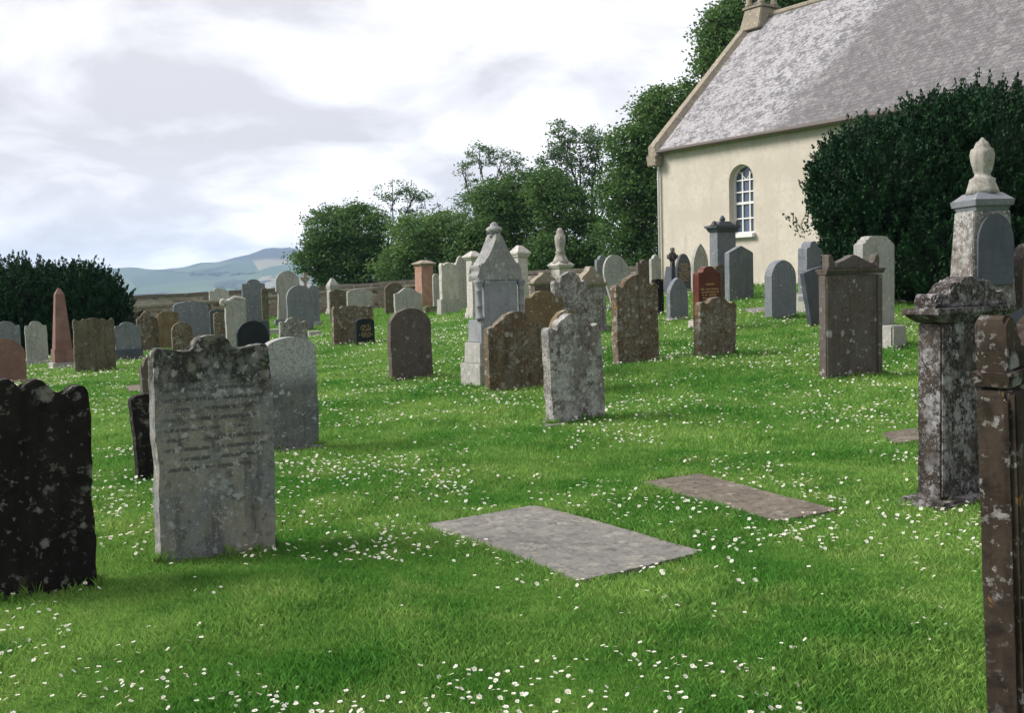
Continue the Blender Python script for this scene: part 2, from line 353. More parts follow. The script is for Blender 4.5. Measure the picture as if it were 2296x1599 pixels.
H = headstone
# --- near stones
H(-60, 222, 846, 1330, 'cloud', 'dark', 'large black weathered headstone with wavy scrolled top, nearest on the left', th=.14, lean=1.0, rough=.010, group=G)
H(352, 624, 750, 1244, 'earsarch', 'grey', 'big grey headstone with rounded central crest and faded lines of inscription', th=.13, lean=.8, rough=.009, group=G)
H(594, 718, 755, 1008, 'low', 'grl', 'grey headstone with white lichened curved top, right behind the big inscribed stone', th=.12, plinth=(.03, 1.12), group=G)
H(324, 366, 800, 1010, 'shoulder', 'umber', 'dark narrow headstone half hidden behind the big inscribed stone', th=.1, lean=-1, group=G)
H(306, 372, 882, 1075, 'slant', 'dark', 'short black mossy headstone leaning left of the big inscribed stone', th=.1, lean=4-7, rough=.012, group=G)
H(874, 972, 691, 852, 'seg', 'umber', 'dark brown round topped headstone standing alone in mid lawn with few pale spots', th=.11, lean=-.6, group=G)
H(1088, 1224, 699, 876, 'bell', 'brown', 'brown and orange stained headstone with bell curved top in front of the tall gabled monument', th=.13, rough=.009, group=G)
H(1226, 1359, 703, 944, 'scroll', 'lich', 'grey headstone speckled all over with lichen and scrolled top, in the centre of the lawn', th=.13, lean=-2.6, rough=.010, group=G)
H(1375, 1480, 616, 813, 'scroll', 'brown', 'tall brown headstone with pale scrolled left shoulder', th=.15, lean=-1, rough=.010, group=G)
H(1557, 1650, 665, 797, 'curl', 'brown', 'squat brown lichened headstone in front of the red granite one', th=.13, rough=.012, lean=2, group=G)
H(1232, 1312, 694, 880, 'round', 'brown2', 'round headed sandy headstone showing just above the speckled central headstone', th=.1, group=G)
H(1172, 1266, 652, 800, 'shoulder', 'brown2', 'rusty brown headstone with lichened crest between gabled monument and speckled slab', th=.11, group=G)
H(1238, 1320, 609, 790, 'scroll', 'lich', 'tall headstone crusted with white lichen and curled shoulders, behind the central speckled one', th=.12, rough=.012, group=G)
# --- left group
H(-10, 50, 720, 824, 'shoulder', 'blue', 'blue grey headstone at the left frame edge beneath the dark yew', th=.1, group=G)
H(60, 110, 720, 817, 'shoulder', 'pale', 'pale headstone with shouldered top left of the pink obelisk', th=.1, plinth=(.14, 1.18), group=G)
H(168, 262, 713, 832, 'scallop', 'olive', 'broad olive brown headstone with scalloped top right of the pink obelisk', th=.11, rough=.009, group=G)
H(259, 319, 722, 805, 'shoulder', 'blue', 'low grey blue headstone with darker foot right of the olive scalloped one', th=.1, plinth=(.28, 1.1), pmat='dblue', group=G)
H(284, 312, 704, 780, 'low', 'umber', 'small dark headstone just right of the left yew', th=.1, group=G)
H(309, 358, 697, 789, 'bell', 'brown', 'mottled brown headstone, left one of the adjoining brown pair', th=.1, group=G)
H(357, 404, 698, 785, 'slant', 'brown2', 'plain brown headstone, right one of the adjoining brown pair', th=.1, group=G)
H(-58, 62, 758, 862, 'semi', 'pink', 'pink granite round topped headstone behind the nearest black one', th=.12, group=G)
H(-30, 24, 812, 905, 'slant', 'dblue', 'dark blue slab leaning in front of the pink granite headstone', th=.1, lean=-28, group=G)
H(391, 471, 676, 765, 'low', 'blue', 'wide grey headstone with pale top edge in the left back row', th=.14, group=G)
H(448, 476, 679, 752, 'slant', 'olive', 'narrow brown headstone leaning beside the wide grey one', th=.1, group=G)
H(386, 434, 722, 792, 'round', 'brown', 'little round topped lichened headstone peeping over the big inscribed stone', th=.1, group=G)
H(471, 516, 646, 715, 'shoulder', 'white', 'whitish headstone with shouldered arch against the boundary wall', th=.12, group=G)
H(471, 506, 693, 752, 'low', 'dblue', 'small dark slab below the whitish shouldered arch', th=.1, group=G)
H(480, 511, 700, 762, 'low', 'brown', 'brown lichened headstone left of the white scrolled one', th=.1, group=G)
def white_scroll(e_, wd, h, th):
    bm = bmesh.new(); pts = [(-wd*.62+.04*math.cos(a)*(1+a*.12), -th/2, h*.93+.09*math.sin(a)+a*.012) for a in [i*.5 for i in range(11)]]
    tube(bm, pts, [.05]*len(pts), 8)
    pts = [(-wd*.6, 0, h*.9), (-wd*.3, 0, h*.97), (0, 0, h*1.04), (wd*.3, 0, h*1.02), (wd*.52, 0, h*1.0)]
    tube(bm, pts, [.07, .075, .06, .05, .04], 8); bm_obj('scroll_crest', bm, MT['white'], e_, True)
H(508, 556, 672, 790, 'flat', 'pale', 'pale headstone topped by a bright white broken scroll', th=.12, inscr=white_scroll, group=G)
H(545, 598, 626, 724, 'shoulder', 'blue', 'tall blue grey headstone with ogee top left of the two arched ones', th=.12, plinth=(.15, 1.15), pmat='dblue', group=G)
H(588, 604, 645, 722, 'low', 'olive', 'thin brown headstone tight behind the tall blue grey one', th=.08, group=G)
H(532, 605, 719, 800, 'semi', 'black', 'black granite headstone with half round top behind the big inscribed stone', th=.09, group=G)
H(575, 607, 719, 790, 'flat', 'dblue', 'square cornered dark slab just behind the black half round headstone', th=.08, group=G)
H(627, 692, 712, 800, 'curl', 'lich', 'white crusted headstone with broken crest above the lichened grey one', th=.12, rough=.014, group=G)
H(621, 676, 607, 728, 'keyhole', 'pale', 'tall pale headstone with circular head', th=.11, plinth=(.26, 1.25), pmat='blue', group=G)
H(644, 704, 639, 742, 'round', 'blue', 'arched blue grey headstone with bright left edge in front of the circular headed one', th=.13, group=G)
H(693, 718, 640, 731, 'low', 'blue', 'slim grey headstone on a block right of the arched blue grey one', th=.1, plinth=(.2, 1.4), pmat='pale', group=G)
# --- centre back
H(740, 778, 649, 722, 'low', 'olive', 'brown headstone with roundel set before the rubble wall', th=.1, group=G)
H(779, 837, 648, 716, 'low', 'pale', 'worn grey round shouldered headstone before the rubble wall', th=.12, group=G)
H(746, 839, 685, 768, 'scallop', 'brown', 'scalloped brown headstone behind the small black gilded one', th=.12, rough=.010, group=G)
def gold1(e_, wd, h, th): letters(e_, wd*.66, h*.52, h*.76, th, gold, 4, 3); letters(e_, wd*.78, h*.28, h*.48, th, gold, 3, 4)
H(797, 841, 714, 773, 'low', 'black', 'small black headstone with gilt lettering in the lawn', th=.1, inscr=gold1, rough=.002, group=G)
H(863, 908, 634, 705, 'seg', 'olive', 'dark capped brown headstone left of the red pillar', th=.12, group=G)
H(884, 948, 645, 712, 'bell', 'pale', 'grey headstone dappled with lichen in front of the red pillar', th=.12, rough=.01, group=G)
H(950, 984, 687, 703, 'low', 'brown', 'low mossy footstone behind the lone dark round topped headstone', th=.15, group=G)
H(971, 990, 613, 690, 'low', 'pale', 'pale slab squeezed between the red pillar and the white plinthed stone', th=.1, group=G)
H(987, 1029, 588, 704, 'scallop', 'white', 'tall whitish headstone on a block plinth, right of the red pillar', th=.2, plinth=(.6, 1.3), pmat='pale', rough=.008, group=G)
H(1022, 1052, 573, 692, 'round', 'pale', 'pale tall headstone with raised round head left of the capped white pillar', th=.12, group=G)
H(1030, 1052, 624, 690, 'flat', 'olive', 'dark brown block headstone beside the capped white pillar', th=.12, group=G)
H(1163, 1188, 630, 700, 'semi', 'white', 'small white rounded headstone right beside the gabled monument', th=.14, group=G)
H(1335, 1366, 573, 668, 'shoulder', 'blue', 'blue grey headstone with pale left edge left of the tilted oval stone', th=.14, group=G)
H(1362, 1392, 572, 676, 'round', 'olive', 'brown backed headstone touching the tilted oval stone', th=.12, group=G)
H(1374, 1436, 566, 690, 'semi', 'pale', 'pale oval headed stone tilted sharply to the right', th=.1, lean=-17, yaw=20, group=G)
H(1427, 1466, 581, 660, 'curl', 'umber', 'short dark headstone with curled crest left of the church corner', th=.12, group=G)
H(1457, 1484, 571, 662, 'shoulder', 'pale', 'pale headstone at the foot of the church corner', th=.12, group=G)
H(1461, 1489, 625, 706, 'scallop', 'dark', 'dark carved headstone behind the tall brown scrolled one', th=.12, rough=.012, group=G)
# --- right centre
def gold2(e_, wd, h, th): letters(e_, wd*.8, h*.28, h*.76, th, gold, 9, 9)
H(1515, 1550, 569, 655, 'semi', 'dblue', 'dark round headed headstone with gilded panel against the cream church wall', th=.1, plinth=(.12, 1.5), pmat='pale', inscr=gold2, group=G)
H(1551, 1589, 546, 655, 'point', 'pale', 'light grey pointed headstone against the cream church wall', th=.12, group=G)
H(1578, 1595, 567, 640, 'flat', 'dblue', 'narrow dark slab between light pointed headstone and tall capped pillar', th=.1, group=G)
H(1598, 1632, 594, 672, 'low', 'olive', 'low olive headstone at the foot of the tall capped pillar', th=.12, group=G)
H(1626, 1690, 551, 671, 'gable', 'blue', 'blue grey gable topped headstone below the church window', th=.16, rough=.003, group=G)
H(1715, 1786, 583, 712, 'gothic', 'blue', 'pointed arch grey headstone with bright left edge, in front of the cream wall', th=.2, rough=.003, group=G)
H(1495, 1543, 622, 716, 'point', 'blue', 'small pointed grey headstone standing on a pale kerb in the lawn', th=.12, plinth=(.03, 1.2), pmat='pale', rough=.004, group=G)
def gold3(e_, wd, h, th): letters(e_, wd*.82, h*.34, h*.66, th, gold, 7, 5, lambda f: 1-.45*f); letters(e_, wd*.35, h*.69, h*.74, th, gold, 1, 2)
H(1555, 1617, 597, 738, 'shoulder', 'rgran', 'red granite headstone with gilt lettering behind the squat brown one', th=.17, inscr=gold3, rough=.001, group=G)
H(1790, 1842, 541, 696, 'shoulder', 'blue', 'tall grey double arched headstone left of the right hand yew', th=.25, plinth=(.4, 1.05), pmat='pale', group=G)
H(1812, 1862, 600, 728, 'flat', 'dblue', 'dark blue slab leaning steeply behind the pedimented headstone', th=.1, lean=-13, group=G)
H(1915, 2006, 529, 736, 'step', 'pale', 'tall pale headstone with stepped shoulders in front of the dark yew', th=.2, rough=.002, group=G)
H(2262, 2350, 545, 800, 'round', 'umber', 'brown round topped headstone cut by the right frame edge', th=.2, group=G)

# ---------------------------------------------------------------- monuments
def base_at(u, vb, d=None):
    p = on_ground(u, vb); dd = (p-Vector((0, 0, EYE))).dot(_F); return p, dd/F
# pink obelisk
p, k = base_at(142, 822)
e_ = empty('obelisk', p, GY); clear(p, .8, .8, GY)
H0 = 176*k
bm = bmesh.new(); box(bm, 0, 0, -.1, .62, .62, .22, bev=.01); bm_obj('plinth', bm, MT['pale'], e_)
bm = bmesh.new(); box(bm, 0, 0, .12, .50, .50, .36, .97, .97, .01); bm_obj('pedestal', bm, MT['pink'], e_)
bm = bmesh.new(); box(bm, 0, 0, .48, .43, .43, H0-.48-.16, .52, .52, .008); box(bm, 0, 0, H0-.163, .22, .22, .16, .2, .2); bm_obj('shaft', bm, MT['pink'], e_)
tag(e_, 'tapering pink granite obelisk in front of the left yew', 'obelisk')
# pillars
def pillar(u0, u1, vt, vb, mat, label, cap='pyramid', capmat=None, capover=1.3, pl=(.35, 1.2), finial=None, capz=.12, name='pillar_monument', yaw=GY, body=1.0):
    uc = (u0+u1)/2; p, k = base_at(uc, vb); t = p.x/p.y
    s = (u1-u0)*k/(abs(math.cos(yaw)-t*math.sin(yaw))+abs(math.sin(yaw)+t*math.cos(yaw)))
    h = (vb-vt)*k; clear(p, s*1.3, s*1.3, yaw)
    e_ = empty(name, p, yaw); cm = MT[capmat or mat]
    fh = finial or 0.
    capt = h-fh
    b = bmesh.new(); box(b, 0, 0, -.15, s*pl[1]*1.12, s*pl[1]*1.12, pl[0]*.5+.15, bev=.012); box(b, 0, 0, pl[0]*.5-.002, s*pl[1], s*pl[1], pl[0]*.5, .93, .93, .012); bm_obj('plinth', b, MT[mat], e_)
    b = bmesh.new(); box(b, 0, 0, pl[0]-.003, s*body, s*body, capt-capz*2.2-pl[0], .96, .96, .01); bm_obj('shaft', b, MT[mat], e_)
    b = bmesh.new(); z = capt-capz*2.2-.004
    box(b, 0, 0, z, s*(1+(capover-1)*.4), s*(1+(capover-1)*.4), capz*.5, 1.1, 1.1); box(b, 0, 0, z+capz*.5-.002, s*capover, s*capover, capz*.4, bev=.006)
    box(b, 0, 0, z+capz*.9-.003, s*capover*.97, s*capover*.97, capz*1.3+.01, .25, .25); bm_obj('cap', b, cm, e_)
    tag(e_, label, 'monument'); return e_, s, h, capt
pillar(932, 975, 584, 690, 'red', 'red sandstone pillar with yellowish pyramid cap', capmat='yel', capover=1.35, pl=(.55, 1.12))
pillar(1048, 1082, 564, 713, 'white', 'capped whitish pillar close behind the left flank of the gabled monument', capover=1.5)
pillar(1150, 1187, 551, 700, 'white', 'whitish pillar with low pyramid cap right behind the gabled monument', capover=1.4, capz=.17)
e_, s, h, ct = pillar(1237, 1282, 512, 690, 'white', 'cream pillar topped by a broken draped urn before the trees', capover=1.35, finial=1.0, capz=.14)
b = bmesh.new(); lathe(b, [(.30, ct-.16), (.26, ct-.06), (.20, ct+.06), (.15, ct+.16), (.19, ct+.2), (.13, ct+.27), (.17, ct+.42), (.19, ct+.62), (.18, ct+.75), (.12, ct+.8), (.13, ct+.88), (.06, h)], 14, sx=.95)
bm_obj('urn', b, MT['urn'], e_, True)
# tall dark capped pillar by the church window: slab shaped with acroteria
p, k = base_at(1622, 668); yw = GY
e_ = empty('pillar_monument', p, yw); h = (668-492)*k; clear(p, 1, .6, yw)
t = p.x/p.y; wd = 42*k/(math.cos(yw)-t*math.sin(yw)); 
b = bmesh.new(); box(b, 0, 0, -.1, wd*1.35, .6, .35, bev=.01); bm_obj('plinth', b, MT['blue'], e_)
b = bmesh.new(); box(b, 0, 0, .248, wd, .32, h-.62, .97, .97, .01); bm_obj('shaft', b, MT['blue'], e_)
b = bmesh.new(); box(b, 0, 0, h-.374, wd*1.02, .34, .12, 1.18, 1.25); box(b, 0, 0, h-.256, wd*1.3, .46, .06)
box(b, 0, 0, h-.198, wd*1.05, .36, .13, .45, .6); bm_obj('cornice', b, MT['dblue'], e_)
b = bmesh.new(); lathe(b, [(.05, h-.07), (.09, h-.02), (.06, h+.05), (.02, h+.1)], 10)
bm_obj('finial', b, MT['dblue'], e_, True)
for sx in (-1, 1):
    b = bmesh.new(); box(b, sx*wd*.58, -.1, h-.197, .16, .14, .13, .3, .4); bm_obj('acroterion', b, MT['umber'], e_)
tag(e_, 'tall dark blue pillar with moulded cap in front of the church window', 'monument')
# small cross
p, k = base_at(1509, 655)
e_ = empty('cross_monument', p, GY); h = (655-556)*k; clear(p, .5, .4, GY)
b = bmesh.new(); box(b, 0, 0, -.1, .62, .5, h*.58+.1, .6, .6, .01); bm_obj('pedestal', b, MT['dblue'], e_)
b = bmesh.new(); box(b, 0, 0, h*.57, .15, .12, h*.43, .9, .9, .01); z = h*.80
box(b, 0, 0, z-.07, .46, .115, .14, bev=.01)
n = 20
for i in range(n):
    a0, a1 = 2*math.pi*i/n, 2*math.pi*(i+1)/n; r0, r1 = .125, .17
    q = [(r*math.cos(a), y, z+r*math.sin(a)) for y in (-.04, .04) for (r, a) in ((r0, a0), (r1, a0), (r1, a1), (r0, a1))]
    vs = [b.verts.new(c) for c in q]
    for f in ((0, 1, 2, 3), (7, 6, 5, 4), (1, 5, 6, 2), (4, 0, 3, 7)): b.faces.new([vs[i_] for i_ in f])
bm_obj('cross', b, MT['darkn'], e_); tag(e_, 'small dark ringed cross on tapered pedestal by the church corner', 'cross')
# little pale cross beyond the arched stones
p, k = base_at(688, 728)
e_ = empty('cross_monument', p, GY); h = (728-611)*k; clear(p, .5, .4, GY)
b = bmesh.new(); box(b, 0, 0, -.1, .5, .36, h*.72+.1, .55, .55, .01); bm_obj('pedestal', b, MT['pale'], e_)
b = bmesh.new(); box(b, 0, 0, h*.715, .13, .1, h*.285, 1, 1, .01); box(b, 0, 0, h*.85, .42, .1, .13, bev=.01)
lathe(b, [(.02, h*.8), (.13, h*.83), (.15, h*.88), (.13, h*.93), (.02, h*.96)], 10, sy=.5); bm_obj('cross', b, MT['yel'], e_)
tag(e_, 'pale lichened stumpy cross behind the arched blue grey headstone', 'cross')
# small pale pyramid topped stone by the wall
pillar(734, 762, 624, 705, 'pale', 'pale pyramid topped stone at the left end of the trees', capover=1.05, capz=.28, name='pillar_monument')
# gabled monument with colonnettes
p, k = base_at(1118, 856)
e_ = empty('gabled_monument', p, GY); e_.scale = (.90, .95, 1); clear(p, 1.3, .6, GY)
Hh = (856-503)*k; a = Hh/2.54
def bb(*args, mat='lich', name='plinth', bev=.012):
    b = bmesh.new(); box(b, *args, bev=bev); return bm_obj(name, b, MT[mat], e_)
bb(0, 0, -.1, 1.20*a, .58, .1+.33*a, mat='pale', name='lower_plinth'); bb(0, 0, .33*a-.002, 1.10*a, .48, .33*a, .97, .95, mat='pale', name='upper_plinth')
bb(0, 0, .66*a-.003, .96*a, .40, .36*a, .98, .96, mat='pblue', name='pedestal')
b = slab_bm(.70*a, .80*a, .28, 'flat', .002, .008, sink=0); o = bm_obj('inscription_panel', b, MT['pblue'], e_); o.location = (0, .0, .985*a)
OUT['gabletop'] = catmull(mir([(-1, .02), (-1.04, .12), (-.94, .2), (-.98, .32), (-.80, .36), (-.60, .50), (-.38, .69), (-.21, .86), (-.12, 1.0), (0, 1.0)]), 4)
b = slab_bm(.90*a, .74*a, .30, 'gabletop', .006, .02, sink=0); o = bm_obj('gable', b, MT['gab'], e_); o.location = (0, .0, 1.62*a)
for sx in (-1, 1):
    b = bmesh.new(); lathe(b, [(.075, 1.02*a), (.075, 1.06*a), (.05, 1.08*a), (.05, 1.22*a), (.06, 1.23*a), (.05, 1.245*a), (.048, 1.46*a), (.06, 1.475*a), (.05, 1.49*a), (.05, 1.53*a), (.08, 1.6*a), (.085, 1.64*a)], 14, cx=sx*.45*a, cy=-.12)
    bm_obj('colonnette', b, MT['pblue'], e_, True)
b = bmesh.new(); lathe(b, [(.085, 2.32*a), (.065, 2.38*a), (.10, 2.40*a), (.125, 2.435*a), (.11, 2.47*a), (.06, 2.50*a), (.055, 2.53*a), (.02, 2.56*a)], 12, sx=1.15)
bm_obj('finial', b, MT['gab'], e_, True)
tag(e_, 'tall gabled monument with side columns and knob finial in the centre', 'monument')
# broad headstones with curved cornices
def corniced(u0, u1, vt, vb, mat, label, name='headstone', ch=.09, crest='low', cresth=.2, th=.2, over=1.14, yaw=GY, plinth=.12, pw=1.15, lean=0, panel=False, cmat=None, pil=0, tip=0):
    p, wd, h, d = frame_of(u0, u1, vt, vb, th, yaw); wd /= 1.0
    e_ = empty(name, p, yaw, R(tip), R(lean)); clear(p, wd*pw, th, yaw)
    zc = h-cresth-ch
    b = slab_bm(wd, zc, th, 'flat', .002, .01); bm_obj('slab', b, MT[mat], e_)
    b = bmesh.new(); box(b, 0, 0, zc-.006, wd*1.01, th+.03, ch*.55+.006, over/1.02, 1.35); box(b, 0, 0, zc+ch*.55-.002, wd*over, th*1.3+.07, ch*.45, bev=.005); bm_obj('cornice', b, MT[cmat or mat], e_)
    b = slab_bm(wd*(over-.14 if crest != 'low' else over-.03), cresth, th*1.0, crest, .006, .012, sink=0); o = bm_obj('crest', b, MT[cmat or mat], e_); o.location = (0, 0, zc+ch-.004)
    if plinth:
        b = bmesh.new(); box(b, 0, 0, -.12, wd*pw, th+.22, .12+plinth, .97, .9, .02); bm_obj('plinth', b, MT[mat], e_)
    if pil:
        for sx in (-1, 1):
            b = bmesh.new(); box(b, sx*(wd/2-.055), -th/2-.008, plinth+.02, .085, .03, zc-plinth-.05, bev=.006); bm_obj('pilaster', b, MT[mat], e_)
    if panel:
        b = bmesh.new(); box(b, 0, -th/2-.002, .2, wd-.24, .012, zc-.3, bev=.003); bm_obj('panel', b, MT[mat], e_)
    tag(e_, label, 'headstone', G); return e_
OUT['crest'] = catmull(mir([(-1, .02), (-1, .42), (-.86, .46), (-.7, .42), (-.62, .42), (-.58, .72), (-.46, .84), (-.3, .84), (-.18, .96), (0, 1)]))
OUT['ped'] = [(-1, .0), (-1, .92), (-.96, 1.0), (-.86, .95), (-.80, .5), (-.74, .3), (0, .98), (.74, .3), (.80, .5), (.86, .95), (.96, 1.0), (1, .92), (1, .0)]
OUT['curve'] = catmull(mir([(-1, .05), (-.8, .35), (-.5, .6), (-.3, .7), (-.2, .95), (0, 1)]))
corniced(1191, 1250, 611, 705, 'umber', 'dark corniced headstone with curved top before the wall', crest='curve', cresth=.28, th=.22, over=1.2, cmat='yel')
corniced(1290, 1360, 597, 748, 'lich', 'wide lichen mottled headstone with curved cornice and crest', crest='curve', cresth=.36, th=.2, over=1.06, cmat='yel', pil=1)
corniced(1838, 1979, 569, 845, 'umber', 'tall brown headstone with triangular pediment and corner ears', crest='ped', cresth=.20, ch=.07, th=.13, over=1.03, pil=1, plinth=.0, yaw=R(24))
corniced(2060, 2250, 619, 1122, 'darkn', 'heavy sooty headstone with moulded cornice and scrolled crest', crest='crest', cresth=.2, ch=.09, th=.16, over=1.26, pil=1, plinth=.06, pw=1.3, yaw=GY-R(2))
# nearest stone on the right: seen end on
yw = R(40); q = at(2252, 1599, 3.35); p = Vector((q.x, q.y, gzf(q.x, q.y)))
wd = .95; p = p + Vector((math.cos(yw), math.sin(yw), 0))*wd/2
e_ = empty('headstone', p, yw, 0, R(-4.8)); hh = 1.545
b = slab_bm(wd, hh-.24, .10, 'flat', .003, .012); bm_obj('slab', b, MT['near'], e_)
b = bmesh.new(); box(b, 0, 0, hh-.246, wd*1.01, .12, .05, 1.02, 1.2, .006); bm_obj('cornice', b, MT['near'], e_)
b = slab_bm(wd, .19, .10, 'ped', .004, .012, sink=0); o = bm_obj('crest', b, MT['near'], e_); o.location = (0, 0, hh-.199)
for sx in (-1, 1):
    b = bmesh.new(); box(b, sx*(wd/2-.055), -.058, .02, .09, .03, hh-.28, bev=.006); bm_obj('pilaster', b, MT['near'], e_)
tag(e_, 'nearest dark headstone seen end on at the right frame edge', 'headstone', G)
# tall dark blue monument with draped urn
p, k = base_at(2200, 812); yw = R(6)
e_ = empty('urn_monument', p, yw); clear(p, 1.3, .9, yw)
Z = lambda v: (812-v)*k
X = lambda n: n*k*.84
b = bmesh.new(); box(b, 0, 0, -.1, X(190), .95, .1+Z(745), bev=.02); box(b, 0, 0, Z(745)-.002, X(160), .78, Z(690)-Z(745), .95, .95, .02); bm_obj('plinth', b, MT['dblue'], e_)
b = bmesh.new(); box(b, 0, 0, Z(690)-.003, X(128), .62, Z(476)-Z(690), .78, .85, .012); bm_obj('shaft', b, MT['lich'], e_)
b = slab_bm(X(98), Z(484)-Z(640), .14, 'semi', .001, .01, sink=0); o = bm_obj('arched_panel', b, MT['dblue'], e_); o.location = (X(4), -.26, Z(640)); 
b = bmesh.new(); box(b, 0, 0, Z(478), X(86), .52, Z(466)-Z(478), 1.12, 1.12); box(b, 0, 0, Z(466)-.003, X(104), .66, Z(452)-Z(466), 1.05, 1.05, .006); box(b, 0, 0, Z(452)-.004, X(106), .66, Z(436)-Z(452), .62, .62); bm_obj('cornice', b, MT['blue'], e_)
b = bmesh.new(); lathe(b, [(X(42), Z(438)), (X(36), Z(426)), (X(31), Z(411)), (X(31), Z(405)), (X(21), Z(400)), (X(19), Z(394)), (X(23), Z(386)), (X(27), Z(370)), (X(28), Z(352)), (X(26), Z(340)), (X(19), Z(336)), (X(19), Z(332)), (X(14), Z(325)), (X(7), Z(320)), (X(2), Z(314))], 18)
for v_ in b.verts: a_ = math.atan2(v_.co.y, v_.co.x); f_ = 1+.10*math.sin(5*a_+v_.co.z*6)+random.gauss(0, .04); v_.co.x *= f_; v_.co.y *= f_
bm_obj('urn', b, MT['urn'], e_, True); tag(e_, 'tall blue monument with arched panel and draped urn before the yew', 'monument')

# small blocks and flat stones
def block(u, v, wx, wy, hz, mat, label, name='stone_block', yaw=GY, cat='stone'):
    p = on_ground(u, v); b = bmesh.new(); box(b, 0, 0, -.1, wx, wy, hz+.1, .93, .9, .02)
    for q in b.verts: q.co += Vector((random.gauss(0, .006), random.gauss(0, .006), random.gauss(0, .005)))
    o = bm_obj(name, b, MT[mat]); o.location = p; o.rotation_euler = (0, 0, yaw); clear(p, wx, wy, yaw); return tag(o, label, cat)
block(2001, 778, .42, .3, .36, 'pale', 'rough pale stone block right of the stepped pale headstone')
block(1556, 736, .2, .2, .16, 'white', 'small white stone marker left of the squat brown headstone', 'marker_stone', cat='marker')
block(1371, 693, .9, .3, .08, 'pale', 'upper pale kerb behind the tall brown scrolled headstone', 'grave_kerb', cat='kerb')
block(1371, 734, .6, .22, .08, 'pale', 'lower pale kerb left of the tall brown scrolled headstone', 'grave_kerb', cat='kerb')
block(704, 752, .5, .35, .14, 'pale', 'pale block at the foot of the arched blue grey headstone')
block(614, 750, .5, .3, .2, 'pale', 'pale low block behind the white crusted headstone')
def ledger(corners, mat, label, lift=.024):
    P = [on_ground(*c) for c in corners]
    c = sum(P, Vector())/4; ang = math.atan2((P[1]-P[0]).y, (P[1]-P[0]).x)
    L1 = ((P[1]-P[0]).length+(P[2]-P[3]).length)/2; L2 = ((P[2]-P[1]).length+(P[3]-P[0]).length)/2
    QUADS.append([(q.x, q.y) for q in P]); bm = bmesh.new(); n1, n2 = 36, 26; ca_, sa_ = math.cos(ang), math.sin(ang)
    def vt(i, j):
        a, b = i/n1, j/n2; q = (P[0]*(1-a)+P[1]*a)*(1-b)+(P[3]*(1-a)+P[2]*a)*b
        rx, ry = q.x-c.x, q.y-c.y
        if i in (0, n1) or j in (0, n2): rx += random.gauss(0, .006); ry += random.gauss(0, .006)
        rr = .012*max(0, 1-min(i, n1-i)/2)*max(0, 1-min(j, n2-j)/2); f = 1-rr/max(.3, math.hypot(rx, ry)); rx *= f; ry *= f
        return bm.verts.new((rx*ca_+ry*sa_, -rx*sa_+ry*ca_, (gzf(c.x+rx, c.y+ry)*.4+q.z*.6)-c.z+lift+random.gauss(0, .0008)))
    V = [[vt(i, j) for j in range(n2+1)] for i in range(n1+1)]
    for i in range(n1):
        for j in range(n2): bm.faces.new((V[i][j], V[i+1][j], V[i+1][j+1], V[i][j+1]))
    edge = [e for e in bm.edges if e.is_boundary]; r = bmesh.ops.extrude_edge_only(bm, edges=edge)
    for v_ in [g for g in r['geom'] if isinstance(g, bmesh.types.BMVert)]: v_.co.z -= .12
    o = bm_obj('ledger_stone', bm, MT[mat]); o.location = c; o.rotation_euler = (0, 0, ang)
    return tag(o, label, 'grave slab')
ledger([(1300, 1312), (1575, 1245), (1200, 1140), (940, 1185)], 'ledger', 'large grey flat slab sunk in the near lawn')
ledger([(1742, 1176), (1882, 1151), (1570, 1068), (1424, 1090)], 'ledger2', 'narrower brown flat slab sunk in the lawn behind the large grey one')
ledger([(2010, 1000), (2100, 985), (2050, 965), (1975, 978)], 'ledger2', 'small flat slab left of the heavy sooty headstone')
ledger([(290, 880), (345, 876), (325, 864), (272, 868)], 'ledger2', 'small flat slab left of the big inscribed headstone')
ledger([(1690, 704), (1730, 698), (1712, 690), (1664, 695)], 'ledger', 'pale flat slab beside the pointed arch grey headstone')
ledger([(1222, 962), (1262, 956), (1256, 938), (1218, 943)], 'ledger', 'flat kerb remnant at the foot of the central speckled headstone')

# ---------------------------------------------------------------- church
D0 = 38.; C0 = at(1474, 335, D0); ca = -math.pi/2+GY
base_z = .9
ch = empty('church', (C0.x, C0.y, base_z), ca)
EZ = C0.z-base_z; HW = 5.25; RZ = EZ+5.2; LEN = 30.
def harl():
    m, nt, b = new_mat('cream_harling'); tc = N(nt, 'ShaderNodeTexCoord'); v = tc.outputs['Object']
    n = noise(nt, v, .9, 5, .6); f = noise(nt, v, 6., 5, .7); g = noise(nt, v, 60., 3, .7)
    c = mixc(nt, ramp(nt, n.outputs[0], .35, .65), (.62, .565, .48), (.53, .48, .40))
    c = mixc(nt, ramp(nt, f.outputs[0], .45, .7), c, (.50, .46, .40))
    mp = N(nt, 'ShaderNodeMapping'); mp.inputs['Scale'].default_value = (3, 3, .4); L(nt, v, mp.inputs[0])
    c = mixc(nt, mth(nt, 'MULTIPLY', ramp(nt, noise(nt, mp.outputs[0], .8, 4).outputs[0], .55, .75), .35), c, (.38, .34, .28))
    c = mixc(nt, .35, c, mixc(nt, g.outputs[0], (.5, .5, .5), (1.4, 1.4, 1.4)), 'MULTIPLY')
    L(nt, c, b.inputs['Base Color']); b.inputs['Roughness'].default_value = .95
    bp = N(nt, 'ShaderNodeBump', i_Strength=.6, i_Distance=.02); L(nt, g.outputs[0], bp.inputs['Height']); L(nt, bp.outputs[0], b.inputs['Normal']); return m
